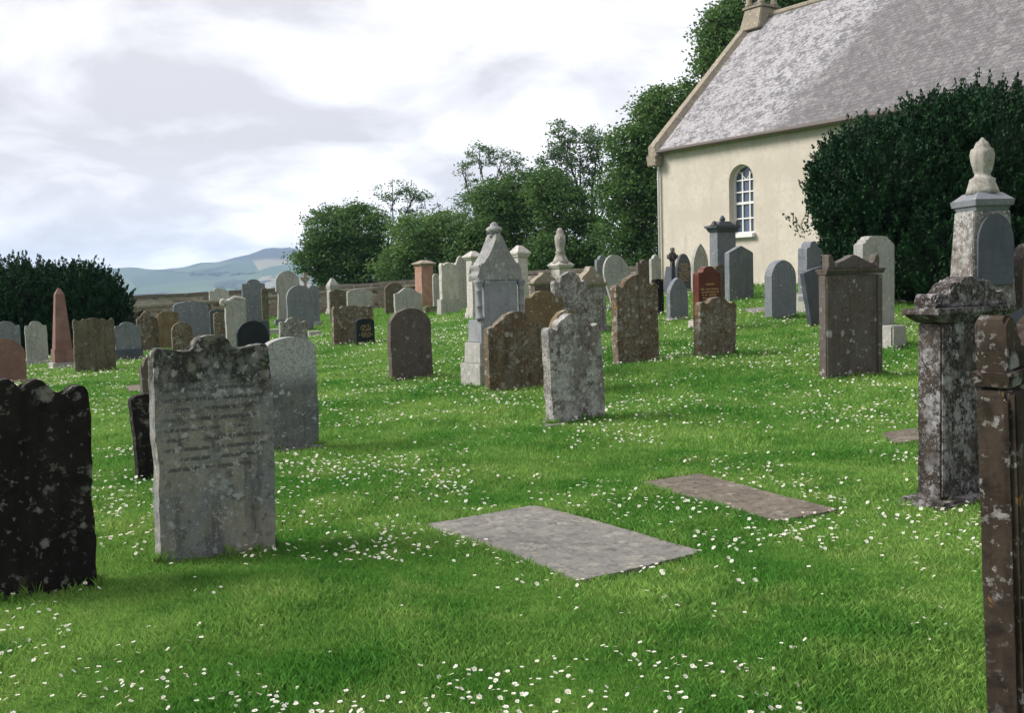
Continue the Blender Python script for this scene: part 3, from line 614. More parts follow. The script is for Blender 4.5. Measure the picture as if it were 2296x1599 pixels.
def slate():
    m, nt, b = new_mat('lichened_slate'); tc = N(nt, 'ShaderNodeTexCoord'); v = tc.outputs['Object']
    s = N(nt, 'ShaderNodeSeparateXYZ'); L(nt, v, s.inputs[0]); c3 = N(nt, 'ShaderNodeCombineXYZ'); L(nt, s.outputs[0], c3.inputs[0]); L(nt, mth(nt, 'MULTIPLY', s.outputs[2], 1.42), c3.inputs[1])
    br = N(nt, 'ShaderNodeTexBrick', i_Scale=1.0); L(nt, c3.outputs[0], br.inputs['Vector'])
    br.inputs['Brick Width'].default_value = .26; br.inputs['Row Height'].default_value = .17; br.inputs['Mortar Size'].default_value = .012; br.inputs['Mortar Smooth'].default_value = .3
    br.inputs['Color1'].default_value = (.12, .118, .13, 1); br.inputs['Color2'].default_value = (.22, .21, .23, 1); br.inputs['Mortar'].default_value = (.09, .09, .095, 1)
    # lichen is pale towards the gable, slates darker beyond a slanting line
    ln = mth(nt, 'ADD', s.outputs[0], mth(nt, 'MULTIPLY', s.outputs[2], -.25))
    big = noise(nt, v, .35, 4, .6); mid = noise(nt, v, 2.2, 5, .7); fine = noise(nt, v, 9., 5, .75)
    zone = ramp(nt, mth(nt, 'ADD', ln, mth(nt, 'MULTIPLY', big.outputs[0], 1.2)), 3.6, 5.8)
    lam = mth(nt, 'ADD', mth(nt, 'MULTIPLY', fine.outputs[0], .55), mth(nt, 'MULTIPLY', mid.outputs[0], .45))
    lf = ramp(nt, mth(nt, 'SUBTRACT', lam, mth(nt, 'MULTIPLY', zone, .05)), .43, .57)
    c = mixc(nt, mth(nt, 'MULTIPLY', lf, .72), br.outputs[0], (.50, .485, .50))
    c = mixc(nt, mth(nt, 'MULTIPLY', zone, .55), c, (.11, .10, .10))
    c = mixc(nt, mth(nt, 'MULTIPLY', ramp(nt, mid.outputs[0], .58, .72), .4), c, (.20, .20, .15))
    L(nt, c, b.inputs['Base Color']); b.inputs['Roughness'].default_value = .85
    bp = N(nt, 'ShaderNodeBump', i_Strength=.8, i_Distance=.03); L(nt, mth(nt, 'ADD', br.outputs['Fac'], mth(nt, 'MULTIPLY', fine.outputs[0], -1.)), bp.inputs['Height']); bp.invert = True; L(nt, bp.outputs[0], b.inputs['Normal']); return m
HM, SM = harl(), slate()
# front wall with an arched opening, and plain walls behind
wx, ww, wz0, wz1 = 4.02, 1.08, at(1654, 524, 34.7).z-base_z, at(1654, 368, 34.7).z-base_z
def arch_loop(cx, w_, z0, z1, n=20):
    r = w_/2; zc = z1-r
    return [(cx-r, z0), (cx+r, z0)]+[(cx+r*math.cos(math.pi*i/n), zc+r*math.sin(math.pi*i/n)) for i in range(n+1)]
lp = arch_loop(wx, ww, wz0, wz1)
bm = bmesh.new()
def ring(pts, y): 
    vs = [bm.verts.new((x, y, z)) for x, z in pts]; return vs, [bm.edges.new((vs[i], vs[(i+1) % len(vs)])) for i in range(len(vs))]
vo, eo = ring([(0, -1.), (LEN, -1.), (LEN, EZ), (0, EZ)], 0); vi, ei = ring(lp, 0)
bmesh.ops.triangle_fill(bm, edges=eo+ei, use_beauty=True)
vd = [bm.verts.new((v_.co.x, .38, v_.co.z)) for v_ in vi]
for i in range(len(vi)): j = (i+1) % len(vi); bm.faces.new((vi[i], vi[j], vd[j], vd[i]))
W2 = 2*HW
for a_, b_ in (((0, 0), (0, W2)), ((LEN, 0), (LEN, W2)), ((0, W2), (LEN, W2))):
    bm.faces.new([bm.verts.new(q) for q in ((a_[0], a_[1], -1), (b_[0], b_[1], -1), (b_[0], b_[1], EZ), (a_[0], a_[1], EZ))])
for x in (0, LEN): bm.faces.new([bm.verts.new(q) for q in ((x, 0, EZ), (x, W2, EZ), (x, HW, RZ-.05))])
bm_obj('wall', bm, HM, ch)
# roof: two thick slopes
bm = bmesh.new()
for s in (1, -1):
    ye, yr = (-.22, HW) if s == 1 else (W2+.22, HW)
    zl = EZ-.18
    vs = [bm.verts.new(q) for q in ((.3, ye, zl), (LEN-.3, ye, zl), (LEN-.3, yr, RZ), (.3, yr, RZ), (.3, ye, zl+.1), (LEN-.3, ye, zl+.1), (LEN-.3, yr, RZ+.1), (.3, yr, RZ+.1))]
    for f in ((3, 2, 1, 0), (4, 5, 6, 7), (0, 1, 5, 4), (1, 2, 6, 5), (3, 0, 4, 7)): bm.faces.new([vs[i] for i in f])
rf = bm_obj('roof', bm, SM, ch)
bm = bmesh.new(); tube(bm, [(.3, HW, RZ+.1), (LEN-.3, HW, RZ+.1)], [.12, .12], 8); bm_obj('ridge', bm, MT['yel'], rf)
for x in (-.12, LEN-.32):
    bm = bmesh.new()
    for ye in (-.34, W2+.34):
        z0 = EZ-.28
        vs = [bm.verts.new(q) for q in ((x, ye, z0), (x+.44, ye, z0), (x+.44, HW, RZ+.0), (x, HW, RZ+.0), (x, ye, z0+.36), (x+.28, ye, z0+.36), (x+.28, HW, RZ+.32), (x, HW, RZ+.32))]
        for f in ((3, 2, 1, 0), (4, 5, 6, 7), (0, 1, 5, 4), (1, 2, 6, 5), (3, 0, 4, 7)): bm.faces.new([vs[i] for i in f])
    bm_obj('gable_coping', bm, MT['yel'], rf)
bm = bmesh.new(); box(bm, .08, -.2, EZ-.62, .46, .36, .36, 1.12, 1.25, .02); bm_obj('skewputt', bm, MT['yel'], ch)
bm = bmesh.new(); tube(bm, [(.34, -.30, EZ-.14), (LEN-.3, -.30, EZ-.14)], [.075, .075], 8); bm_obj('gutter', bm, gutter_m, ch)
bm = bmesh.new(); tube(bm, [(.12, -.09, -1), (.12, -.09, EZ-.55), (.16, -.12, EZ-.4)], [.045, .045, .045], 8); bm_obj('downpipe', bm, white_paint, ch, True)
# bellcote
bc = empty('bellcote', (0, 0, 0)); bc.parent = ch
bm = bmesh.new(); box(bm, .4, HW, RZ-.45, 1.0, 1.5, .85, .85, .65, .03); box(bm, .4, HW, RZ+.398, 1.0, 1.1, .10, bev=.02); bm_obj('base', bm, MT['yel'], bc)
for sx in (-.3, .3):
    for sy in (-.36, .36):
        bm = bmesh.new(); lathe(bm, [(.17, RZ+.49), (.15, RZ+.6), (.12, RZ+.66), (.12, RZ+1.4), (.16, RZ+1.45), (.12, RZ+1.5), (.12, RZ+2.2), (.17, RZ+2.35)], 12, cx=.4+sx, cy=HW+sy); bm_obj('column', bm, MT['yel'], bc, True)
bm = bmesh.new(); lathe(bm, [(.24, RZ+1.35), (.2, RZ+1.45), (.15, RZ+1.7), (.05, RZ+1.8)], 14, cx=.4, cy=HW); bm_obj('bell', bm, gutter_m, bc, True)
bm = bmesh.new(); box(bm, .4, HW, RZ+2.348, 1.25, 1.35, .2, bev=.02); box(bm, .4, HW, RZ+2.545, 1.2, 1.3, .8, .15, .15); bm_obj('cap', bm, MT['yel'], bc)
# window
glass, gnt, gb = new_mat('window_glass'); gb.inputs['Base Color'].default_value = (.07, .10, .15, 1); gb.inputs['Roughness'].default_value = .12; gb.inputs['Specular IOR Level'].default_value = .8
tcg = N(gnt, 'ShaderNodeTexCoord'); ng = noise(gnt, tcg.outputs['Object'], 2.5, 2); bpg = N(gnt, 'ShaderNodeBump', i_Strength=.25, i_Distance=.02); L(gnt, ng.outputs[0], bpg.inputs['Height']); L(gnt, bpg.outputs[0], gb.inputs['Normal'])
we = empty('window', (0, 0, 0)); we.parent = ch
bm = bmesh.new(); bm.faces.new([bm.verts.new((x, .30, z)) for x, z in lp]); bm_obj('pane', bm, glass, we)
bm = bmesh.new()
outer = lp; zc = wz1-ww/2
inner = [(wx+(x-wx)*.87, max(z, wz0+.07) if z < zc else zc+(z-zc)*.87) for x, z in lp]
n = len(outer)
for y0 in (.23,):
    vo = [bm.verts.new((x, y0, z)) for x, z in outer]; vi = [bm.verts.new((x, y0, z)) for x, z in inner]; vk = [bm.verts.new((x, .295, z)) for x, z in inner]
    for i in range(n):
        j = (i+1) % n; bm.faces.new((vo[i], vo[j], vi[j], vi[i])); bm.faces.new((vi[i], vi[j], vk[j], vk[i]))
hb = wz1-wz0
for x in (wx-ww*.15, wx+ww*.15): box(bm, x, .27, wz0+.05, .045, .045, hb-.28)
for f in (.215, .43, .60, .77): box(bm, wx, .265, wz0+hb*f, ww*.86, .05, .045 if f != .43 else .08)
for a_ in (-1, 1):
    tube(bm, [(wx, .265, zc+.03), (wx+a_*ww*.3, .265, zc+ww*.33)], [.018, .018], 5)
bm_obj('frame', bm, white_paint, we)
bm = bmesh.new(); box(bm, wx, .06, wz0-.14, ww+.16, .46, .137, bev=.008); bm_obj('sill', bm, white_paint, we)
tag(ch, 'cream harled church with lichened slate roof, arched window and bellcote', 'church')

# ---------------------------------------------------------------- boundary walls
def rubble(name, c1, c2, c3):
    m, nt, b = new_mat(name); tc = N(nt, 'ShaderNodeTexCoord'); v = tc.outputs['Object']
    mp = N(nt, 'ShaderNodeMapping'); mp.inputs['Scale'].default_value = (2.6, 2.6, 4.4); L(nt, v, mp.inputs[0])
    vo = N(nt, 'ShaderNodeTexVoronoi', i_Scale=1.); L(nt, mp.outputs[0], vo.inputs['Vector']); s = N(nt, 'ShaderNodeSeparateColor'); L(nt, vo.outputs['Color'], s.inputs[0])
    ve = N(nt, 'ShaderNodeTexVoronoi', i_Scale=1.); ve.feature = 'DISTANCE_TO_EDGE'; L(nt, mp.outputs[0], ve.inputs['Vector'])
    c = mixc(nt, s.outputs[0], c1, c2); c = mixc(nt, ramp(nt, s.outputs[1], .75, .85), c, c3)
    c = mixc(nt, .7, c, mixc(nt, noise(nt, v, 9., 4, .7).outputs[0], (.4, .4, .4), (1.5, 1.5, 1.5)), 'MULTIPLY')
    c = mixc(nt, ramp(nt, ve.outputs['Distance'], .07, .02, 0, .8), c, (.22, .20, .17))
    L(nt, c, b.inputs['Base Color']); b.inputs['Roughness'].default_value = .95
    bp = N(nt, 'ShaderNodeBump', i_Strength=.7, i_Distance=.04); L(nt, ramp(nt, ve.outputs['Distance'], .0, .12), bp.inputs['Height']); L(nt, bp.outputs[0], b.inputs['Normal']); return m
RW = rubble('pinkish_rubble', (.30, .22, .18), (.38, .33, .28), (.17, .08, .06)); RW2 = rubble('grey_rubble', (.25, .22, .19), (.34, .30, .26), (.15, .13, .11))
def wall(pts, mat, copmat, th, coph, label):
    P = [at(u, v, y) for u, v, y in pts]
    c = P[len(P)//2].copy(); e_ = empty('boundary_wall', (c.x, c.y, gzf(c.x, c.y)))
    o3 = Vector(e_.location)
    Q = []
    for a, b in zip(P, P[1:]):
        n = max(2, int((b-a).length/1.2))
        for i in range(n): Q.append(a.lerp(b, i/n))
    Q.append(P[-1])
    for nm, zo, zb, t, mt, wob in (('wall_body', -coph, None, th, mat, .0), ('coping', 0, -coph-.003, th+.12, copmat, .02)):
        bm = bmesh.new(); R_ = []
        for i, q in enumerate(Q):
            d = (Q[min(i+1, len(Q)-1)]-Q[max(i-1, 0)]); d.z = 0; d.normalize(); nn = Vector((-d.y, d.x, 0))*t/2
            zt = q.z+zo+random.gauss(0, wob) ; zlow = q.z+zb if zb is not None else gzf(q.x, q.y)-.4
            R_.append([bm.verts.new(Vector((x.x, x.y, z))-o3) for x, z in ((q-nn, zlow), (q-nn, zt), (q+nn, zt), (q+nn, zlow))])
        for a, b in zip(R_, R_[1:]):
            for k_ in range(4): bm.faces.new((a[k_], a[(k_+1) % 4], b[(k_+1) % 4], b[k_]))
        bm.faces.new(R_[0]); bm.faces.new(R_[-1][::-1]); bm_obj(nm, bm, mt, e_)
    tag(e_, label, 'wall')
wall([(-400, 722, 50), (60, 706, 54), (305, 685, 57), (480, 673, 58), (720, 653, 60), (870, 641, 61), (1060, 628, 60), (1200, 622, 58)], RW, MT['yel'], .5, .14, 'nearer pinkish rubble wall with pale lichened coping')
wall([(-420, 690, 74), (305, 662, 72), (735, 641, 70), (935, 627, 66), (1190, 607, 58), (1330, 600, 54), (1500, 594, 50)], RW2, MT['umber'], .5, .2, 'farther grey wall along the foot of the trees')

# ---------------------------------------------------------------- foliage
def leaf_mat(name, c1, c2, sc=1.2, rough=.6, trans=.36):
    m, nt, b = new_mat(name); g = N(nt, 'ShaderNodeNewGeometry'); tc = N(nt, 'ShaderNodeTexCoord')
    n = noise(nt, tc.outputs['Object'], sc, 3)
    f = mth(nt, 'ADD', mth(nt, 'MULTIPLY', g.outputs['Random Per Island'], .5), mth(nt, 'MULTIPLY', ramp(nt, n.outputs[0], .3, .7), .5))
    c = mixc(nt, f, c1, c2); L(nt, c, b.inputs['Base Color']); b.inputs['Roughness'].default_value = rough; b.inputs['Specular IOR Level'].default_value = .2
    tr = N(nt, 'ShaderNodeBsdfTranslucent'); L(nt, c, tr.inputs[0]); ms = N(nt, 'ShaderNodeMixShader', i_0=trans); L(nt, b.outputs[0], ms.inputs[1]); L(nt, tr.outputs[0], ms.inputs[2])
    L(nt, ms.outputs[0], nt.nodes['Material Output'].inputs[0]); return m
LM = [leaf_mat('dark_green_leaves', (.035, .10, .032), (.15, .25, .07), .5), leaf_mat('mid_green_leaves', (.06, .15, .045), (.21, .32, .095), .5), leaf_mat('grey_green_leaves', (.07, .14, .08), (.19, .27, .14), .5)]
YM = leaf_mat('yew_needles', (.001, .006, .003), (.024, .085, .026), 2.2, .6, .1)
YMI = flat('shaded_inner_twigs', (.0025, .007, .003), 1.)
BK = flat('bark', (.055, .045, .038), .9)
def unit(n):
    v = rng.normal(size=(n, 3)); return v/np.linalg.norm(v, axis=1)[:, None]
def quads(c, d1, d2, l1, l2):
    """rhombus leaves at c with half axes d1*l1, d2*l2"""
    n = len(c); V = np.empty((n, 4, 3)); l1 = l1[:, None]; l2 = l2[:, None]
    V[:, 0] = c-d1*l1; V[:, 1] = c+d2*l2-d1*l1*.1; V[:, 2] = c+d1*l1; V[:, 3] = c-d2*l2-d1*l1*.1
    return V.reshape(-1, 3), np.arange(n*4).reshape(-1, 4)
def tree(label, base_u, d, blobs, mat, leaf=.2, dens=1., trunk=.3, airy=False, cat='tree', limbs=3):
    """blobs: (u, v, ru, rv) in frame pixels at distance d"""
    k = d/F; b0 = at(base_u, 640, d); b0.z = gzf(b0.x, b0.y); e_ = empty('deciduous_tree', b0)
    cs = []; bm = bmesh.new(); mainc = []
    for bl in blobs:
        u, v, ru, rv = bl[:4]; dn = bl[4] if len(bl) > 4 else 1.
        c = at(u, v, d); c.y += random.uniform(-.5, .5)*ru*k; c = np.array(c-b0); rx, rz = ru*k*1.08, rv*k*1.08; ry = (rx+rz)/2
        cr = (.42 if airy else .62)
        area = 4*math.pi*((rx*ry)**1.6/3+(rx*rz)**1.6/3+(ry*rz)**1.6/3)**(1/1.6)
        n = int(area*dens*dn*(1.5 if airy else 2.9))+4
        dirs = unit(n); rad = rng.uniform(.55, 1.02, n)**(.7)
        cc = c+dirs*np.array([rx, ry, rz])*rad[:, None]; cc += rng.normal(0, .12, cc.shape)
        cc[:, 2] = np.maximum(cc[:, 2], .4); cs.append((cc, cr)); mainc.append((Vector(c), max(rx, rz), cc))
    V = []
    for cc, cr in cs:
        for q in cc:
            m = int((46 if airy else 62)*rng.uniform(.5, 1.4)); sc = cr*rng.uniform(.6, 1.35)
            pts = q+rng.normal(size=(m, 3))*np.array([sc, sc, sc*.55])*.62; V.append(pts)
    P = np.concatenate(V); n = len(P); d1 = unit(n); d1[:, 2] *= .6; d1 /= np.linalg.norm(d1, axis=1)[:, None]; d2 = np.cross(d1, unit(n)); d2 /= np.linalg.norm(d2, axis=1)[:, None]+1e-6
    s = leaf*rng.uniform(.5, 1.1, n); VV, FF = quads(P, d1, d2, s*.62, s*.38)
    # trunk and limbs
    h0 = min(c.z for c, _, _ in mainc)*.55; fork = Vector((random.uniform(-.3, .3), 0, max(1.2, h0)))
    tube(bm, [(0, 0, -.4), (.03, 0, .5), fork], [trunk*1.3, trunk, trunk*.8], 8)
    for c, r_, cc in mainc:
        mid = fork.lerp(c, .5)+Vector((random.uniform(-.5, .5), random.uniform(-.4, .4), -.2*r_))
        tube(bm, [fork, mid, c, c+Vector((random.uniform(-.4, .4), 0, r_*.6))], [trunk*.42, trunk*.24, trunk*.10, .015], 6)
        for q in cc[rng.choice(len(cc), min(len(cc), limbs*(3 if airy else 1)), replace=False)]:
            q = Vector(q); st = fork.lerp(c, random.uniform(.6, 1.0)); mm = st.lerp(q, .5)+Vector((random.gauss(0, .25), random.gauss(0, .25), .25))
            tube(bm, [st, mm, q], [trunk*.11, trunk*.06, .012], 4)
    bm_obj('trunk', bm, BK, e_); np_mesh('crown', VV, FF, 4, mat, e_)
    tag(e_, label, cat, 'trees behind the churchyard wall'); return e_
tree('dense dark spreading tree at the left end of the row, hanging low over the hills', 790, 76, [(745, 520, 55, 50), (805, 515, 60, 55), (700, 590, 38, 24, .8), (730, 565, 50, 32), (760, 600, 62, 45), (830, 590, 55, 55)], LM[0], trunk=.4)
tree('thin flat topped tree with open branches above the left dense ones', 875, 84, [(880, 430, 50, 20, .8), (930, 437, 35, 16, .7), (830, 478, 22, 24, .5), (868, 505, 28, 22, .5), (985, 472, 22, 15, .4), (900, 500, 36, 30, .5), (935, 478, 30, 20, .4), (985, 515, 30, 18, .6)], LM[2], .17, .75, .3, True)
tree('rounded mid green tree left of the tall gabled monument', 940, 72, [(925, 540, 52, 52), (990, 530, 56, 50), (955, 590, 60, 45), (885, 600, 45, 40), (1030, 570, 45, 60)], LM[1], trunk=.35)
tree('feathery open tree with bare forked stems rising highest in mid row', 1090, 86, [(1075, 350, 42, 20, .85), (1125, 358, 40, 18, .8), (1035, 378, 20, 14, .6), (1160, 375, 18, 14, .5), (1060, 430, 30, 28, .7), (1040, 470, 30, 30, .8), (1095, 420, 28, 22, .35), (1130, 400, 22, 20, .3)], LM[2], .17, .8, .3, True)
tree('dense dark round tree directly behind the gabled monument', 1150, 72, [(1120, 455, 55, 50), (1180, 440, 60, 50), (1110, 530, 55, 60), (1180, 530, 70, 65), (1150, 590, 80, 40)], LM[0], trunk=.4)
tree('mid green tree behind the urn topped pillar', 1250, 68, [(1225, 420, 40, 40), (1260, 470, 55, 45), (1290, 540, 60, 60), (1240, 570, 60, 40), (1330, 585, 45, 32, .9)], LM[0], trunk=.35)
tree('tall loose tree with curving dark stem left of the church', 1325, 74, [(1258, 310, 34, 38, .9), (1300, 340, 40, 45, .9), (1345, 305, 32, 26, .8), (1240, 365, 32, 24, .9), (1290, 400, 45, 30, 1), (1350, 370, 30, 45, .5), (1330, 440, 40, 35, .6), (1370, 420, 26, 30, .7)], LM[2], .18, 1.15, .35, True)
tree('big dark green tree beside the church gable', 1440, 60, [(1420, 330, 48, 48), (1460, 270, 45, 50), (1500, 240, 50, 40), (1400, 420, 45, 55), (1450, 400, 55, 70), (1400, 510, 52, 55), (1460, 500, 50, 60), (1425, 575, 60, 32, .9)], LM[0], trunk=.5)
tree('tall dark tree rising above the church roof', 1690, 60, [(1640, 70, 55, 55), (1620, 120, 50, 50), (1600, 30+20, 30, 25, .5), (1690, 10, 60, 50), (1780, -10, 60, 40), (1850, -15, 50, 25), (1580, 170, 28, 30, .7), (1690, 120, 60, 60), (1560, 225, 35, 35)], LM[0], trunk=.6)

def yew(label, d, blobs, base_u, ds=(0, 0, 1.), lf=1., sprays=40., sl=.46, nl=42, sw=.09):
    blobs = [(u+ds[0], v+ds[1], ru*ds[2], rv*ds[2]) for u, v, ru, rv in blobs]; k = d/F; b0 = at(base_u, 700, d); b0.z = gzf(b0.x, b0.y); e_ = empty('yew_tree', b0); P = []; D = []; bmc = bmesh.new()
    for (u, v, ru, rv) in blobs:
        c = np.array(at(u, v, d)-b0); rx, rz = ru*k, rv*k; ry = rx*.9
        area = 4*math.pi*((rx*ry)**1.6/3+(rx*rz)**1.6/3+(ry*rz)**1.6/3)**(1/1.6); n = int(area*sprays)
        dirs = unit(n); cc = c+dirs*np.array([rx, ry, rz])*rng.uniform(.84, 1.06, n)[:, None]
        od = dirs*np.array([.55, .55, .3])+np.array([0, 0, .9])*rng.uniform(.6, 1.2, n)[:, None]+rng.normal(0, .10, (n, 3)); od /= np.linalg.norm(od, axis=1)[:, None]
        ok = cc[:, 2] > .02; P.append(cc[ok]); D.append(od[ok])
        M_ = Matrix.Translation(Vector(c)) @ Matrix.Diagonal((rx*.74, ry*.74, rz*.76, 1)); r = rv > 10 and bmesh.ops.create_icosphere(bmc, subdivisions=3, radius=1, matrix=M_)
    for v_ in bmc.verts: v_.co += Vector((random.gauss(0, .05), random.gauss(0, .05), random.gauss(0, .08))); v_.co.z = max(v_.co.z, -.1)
    P = np.concatenate(P); D = np.concatenate(D); n = len(P); L_ = sl*rng.uniform(.5, 1.35, n)
    t = rng.uniform(0, 1, (n, nl)); pts = P[:, None, :]+D[:, None, :]*(t*L_[:, None])[:, :, None]
    d1 = D[:, None, :]*.9+rng.normal(0, .45, (n, nl, 3)); d1 /= np.linalg.norm(d1, axis=2)[:, :, None]
    off = rng.normal(0, 1, (n, nl, 3))*(sw*(1.1-t))[:, :, None]; pts = (pts+off).reshape(-1, 3); d1 = d1.reshape(-1, 3)
    d2 = np.cross(d1, unit(len(d1))); d2 /= np.linalg.norm(d2, axis=1)[:, None]+1e-6; s = rng.uniform(.5, 1.1, len(pts))
    VV, FF = quads(pts, d1, d2, s*.05*lf, s*.026*lf)
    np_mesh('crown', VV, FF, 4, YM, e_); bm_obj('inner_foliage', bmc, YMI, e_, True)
    b = bmesh.new(); tube(b, [(0, 0, -.3), (.05, .05, 1.0), (0, 0, 2.)], [.35, .3, .2], 8); bm_obj('trunk', b, BK, e_)
    tag(e_, label, 'yew'); return e_
yew('huge dark green yew hiding the right end of the church', 24.5, [(1975, 420, 165, 165), (2190, 370, 190, 185), (2070, 560, 225, 200), (1935, 540, 100, 190), (2380, 400, 190, 215), (2330, 580, 260, 200), (2080, 330, 110, 115), (1880, 395, 72, 85), (1787, 490, 13, 5)], 2130, (18, 26, .94))
yew('dark yew with upright tufts at the left frame edge', 37., [(60, 690, 150, 112), (200, 690, 95, 112), (245, 705, 56, 85), (-90, 690, 150, 110), (130, 745, 165, 70)], 60, (-14, 24, .9), 1.3, sl=.62, sprays=24., nl=60, sw=.115)

# ---------------------------------------------------------------- terrain, grass, daisies
def ground_mat():
    m, nt, b = new_mat('lawn_soil'); tc = N(nt, 'ShaderNodeTexCoord'); v = tc.outputs['Object']
    a = noise(nt, v, .5, 5, .6); f = noise(nt, v, 14., 5, .7)
    c = mixc(nt, ramp(nt, a.outputs[0], .35, .65), (.055, .13, .018), (.10, .18, .03)); c = mixc(nt, .6, c, mixc(nt, f.outputs[0], (.4, .4, .4), (1.4, 1.4, 1.4)), 'MULTIPLY')
    L(nt, c, b.inputs['Base Color']); b.inputs['Roughness'].default_value = 1.; b.inputs['Specular IOR Level'].default_value = .1; return m
def grass_mat():
    m, nt, b = new_mat('grass_blades'); tc = N(nt, 'ShaderNodeTexCoord'); v = tc.outputs['Object']; g = N(nt, 'ShaderNodeNewGeometry')
    a = noise(nt, v, .55, 5, .6); a2 = noise(nt, v, 2.6, 4, .65)
    c = mixc(nt, ramp(nt, a.outputs[0], .36, .66), (.090, .265, .042), (.27, .44, .11))
    c = mixc(nt, mth(nt, 'MULTIPLY', ramp(nt, a2.outputs[0], .5, .75), .6), c, (.38, .48, .16))
    c = mixc(nt, mth(nt, 'MULTIPLY', ramp(nt, a2.outputs[0], .48, .3, 0, 1), .55), c, (.045, .18, .034))
    c = mixc(nt, .5, c, mixc(nt, g.outputs['Random Per Island'], (.5, .5, .5), (1.5, 1.5, 1.4)), 'MULTIPLY')
    L(nt, c, b.inputs['Base Color']); b.inputs['Roughness'].default_value = .75; b.inputs['Specular IOR Level'].default_value = .12
    tr = N(nt, 'ShaderNodeBsdfTranslucent'); L(nt, c, tr.inputs[0]); ms = N(nt, 'ShaderNodeMixShader', i_0=.35); L(nt, b.outputs[0], ms.inputs[1]); L(nt, tr.outputs[0], ms.inputs[2])
    L(nt, ms.outputs[0], nt.nodes['Material Output'].inputs[0]); return m
GM = ground_mat(); GB = grass_mat()
ang = np.concatenate([np.arange(-40, 40, .3), np.arange(40, 320, 4)]); rad = np.concatenate([[.3], np.geomspace(1, 7500, 330)])
A_, R_ = np.meshgrid(np.radians(ang), rad); X_ = R_*np.sin(A_); Y_ = R_*np.cos(A_); Z_ = gz(X_, Y_)
for (sx, sy, hw, hh, yw) in []: pass
nr, na = X_.shape; V = np.stack([X_, Y_, Z_], -1).reshape(-1, 3); i = np.arange(nr-1)[:, None]*na; j = np.arange(na)[None, :]; jn = (j+1) % na
Fq = np.stack([i+j, i+na+j, i+na+jn, i+jn], -1).reshape(-1, 4)[:, ::-1]
go = np_mesh('ground', V, Fq, 4, GM, smooth=True); tag(go, kind='structure')
bm = bmesh.new()
def inside(x, y, grow=0.):
    bad = np.zeros(len(x), bool)
    for (sx, sy, hw, hh, yw) in SPOTS:
        lx = (x-sx)*math.cos(yw)+(y-sy)*math.sin(yw); ly = -(x-sx)*math.sin(yw)+(y-sy)*math.cos(yw)
        bad |= (np.abs(lx) < hw+grow) & (np.abs(ly) < hh+grow)
    for Q in QUADS:
        sg = []
        for (ax, ay), (bx, by) in zip(Q, Q[1:]+Q[:1]): sg.append(((bx-ax)*(y-ay)-(by-ay)*(x-ax))/math.hypot(bx-ax, by-ay))
        sg = np.array(sg); bad |= (sg > -grow).all(0) | (sg < grow).all(0)
    return bad
def scatter(n, y0, y1, pw):
    """points in the visible wedge, density falling as y**-pw"""
    a = 2-pw
    u = rng.uniform(0, 1, n); y = (y0**a+u*(y1**a-y0**a))**(1/a) if abs(a) > 1e-6 else y0*(y1/y0)**u
    t = rng.uniform(-.60, .60, n); return y*t, y
def blades(n, y0, y1, h, wd_, pw=1.6):
    x, y = scatter(n, y0, y1, pw); ok = ~inside(x, y, -.004); x, y = x[ok], y[ok]; n = len(x); z = gz(x, y)-.004
    sc = (np.maximum(y, 5)/5)
    tuft = .75+.35*np.sin(3.1*x+1.3*np.sin(2.2*y))*np.sin(2.7*y+1.1*np.sin(3*x))
    hh = h*rng.uniform(.5, 1.25, n)*tuft*(1+.25*(sc-1)); w_ = wd_*rng.uniform(.6, 1.3, n)*sc
    th = rng.uniform(0, 2*np.pi, n); ln = rng.uniform(.1, .9, n)*hh; dx_, dy_ = np.cos(th), np.sin(th); ph = rng.uniform(0, 2*np.pi, n); px, py = np.cos(ph)*w_/2, np.sin(ph)*w_/2
    V = np.empty((n, 4, 3)); V[:, 0] = np.stack([x-px, y-py, z], 1); V[:, 1] = np.stack([x+px, y+py, z], 1)
    V[:, 2] = np.stack([x+px*.7+dx_*ln*.35, y+py*.7+dy_*ln*.35, z+hh*.62], 1); V[:, 3] = np.stack([x+dx_*ln, y+dy_*ln, z+hh], 1)
    return V.reshape(-1, 3)
V1 = blades(430000, 2.6, 9., .052, .0042, .6); V2 = blades(260000, 8.5, 20., .050, .0042, 1.0); V3 = blades(150000, 19, 64., .05, .0042, 1.4)
E = []                                   # longer untrimmed tufts against the stones
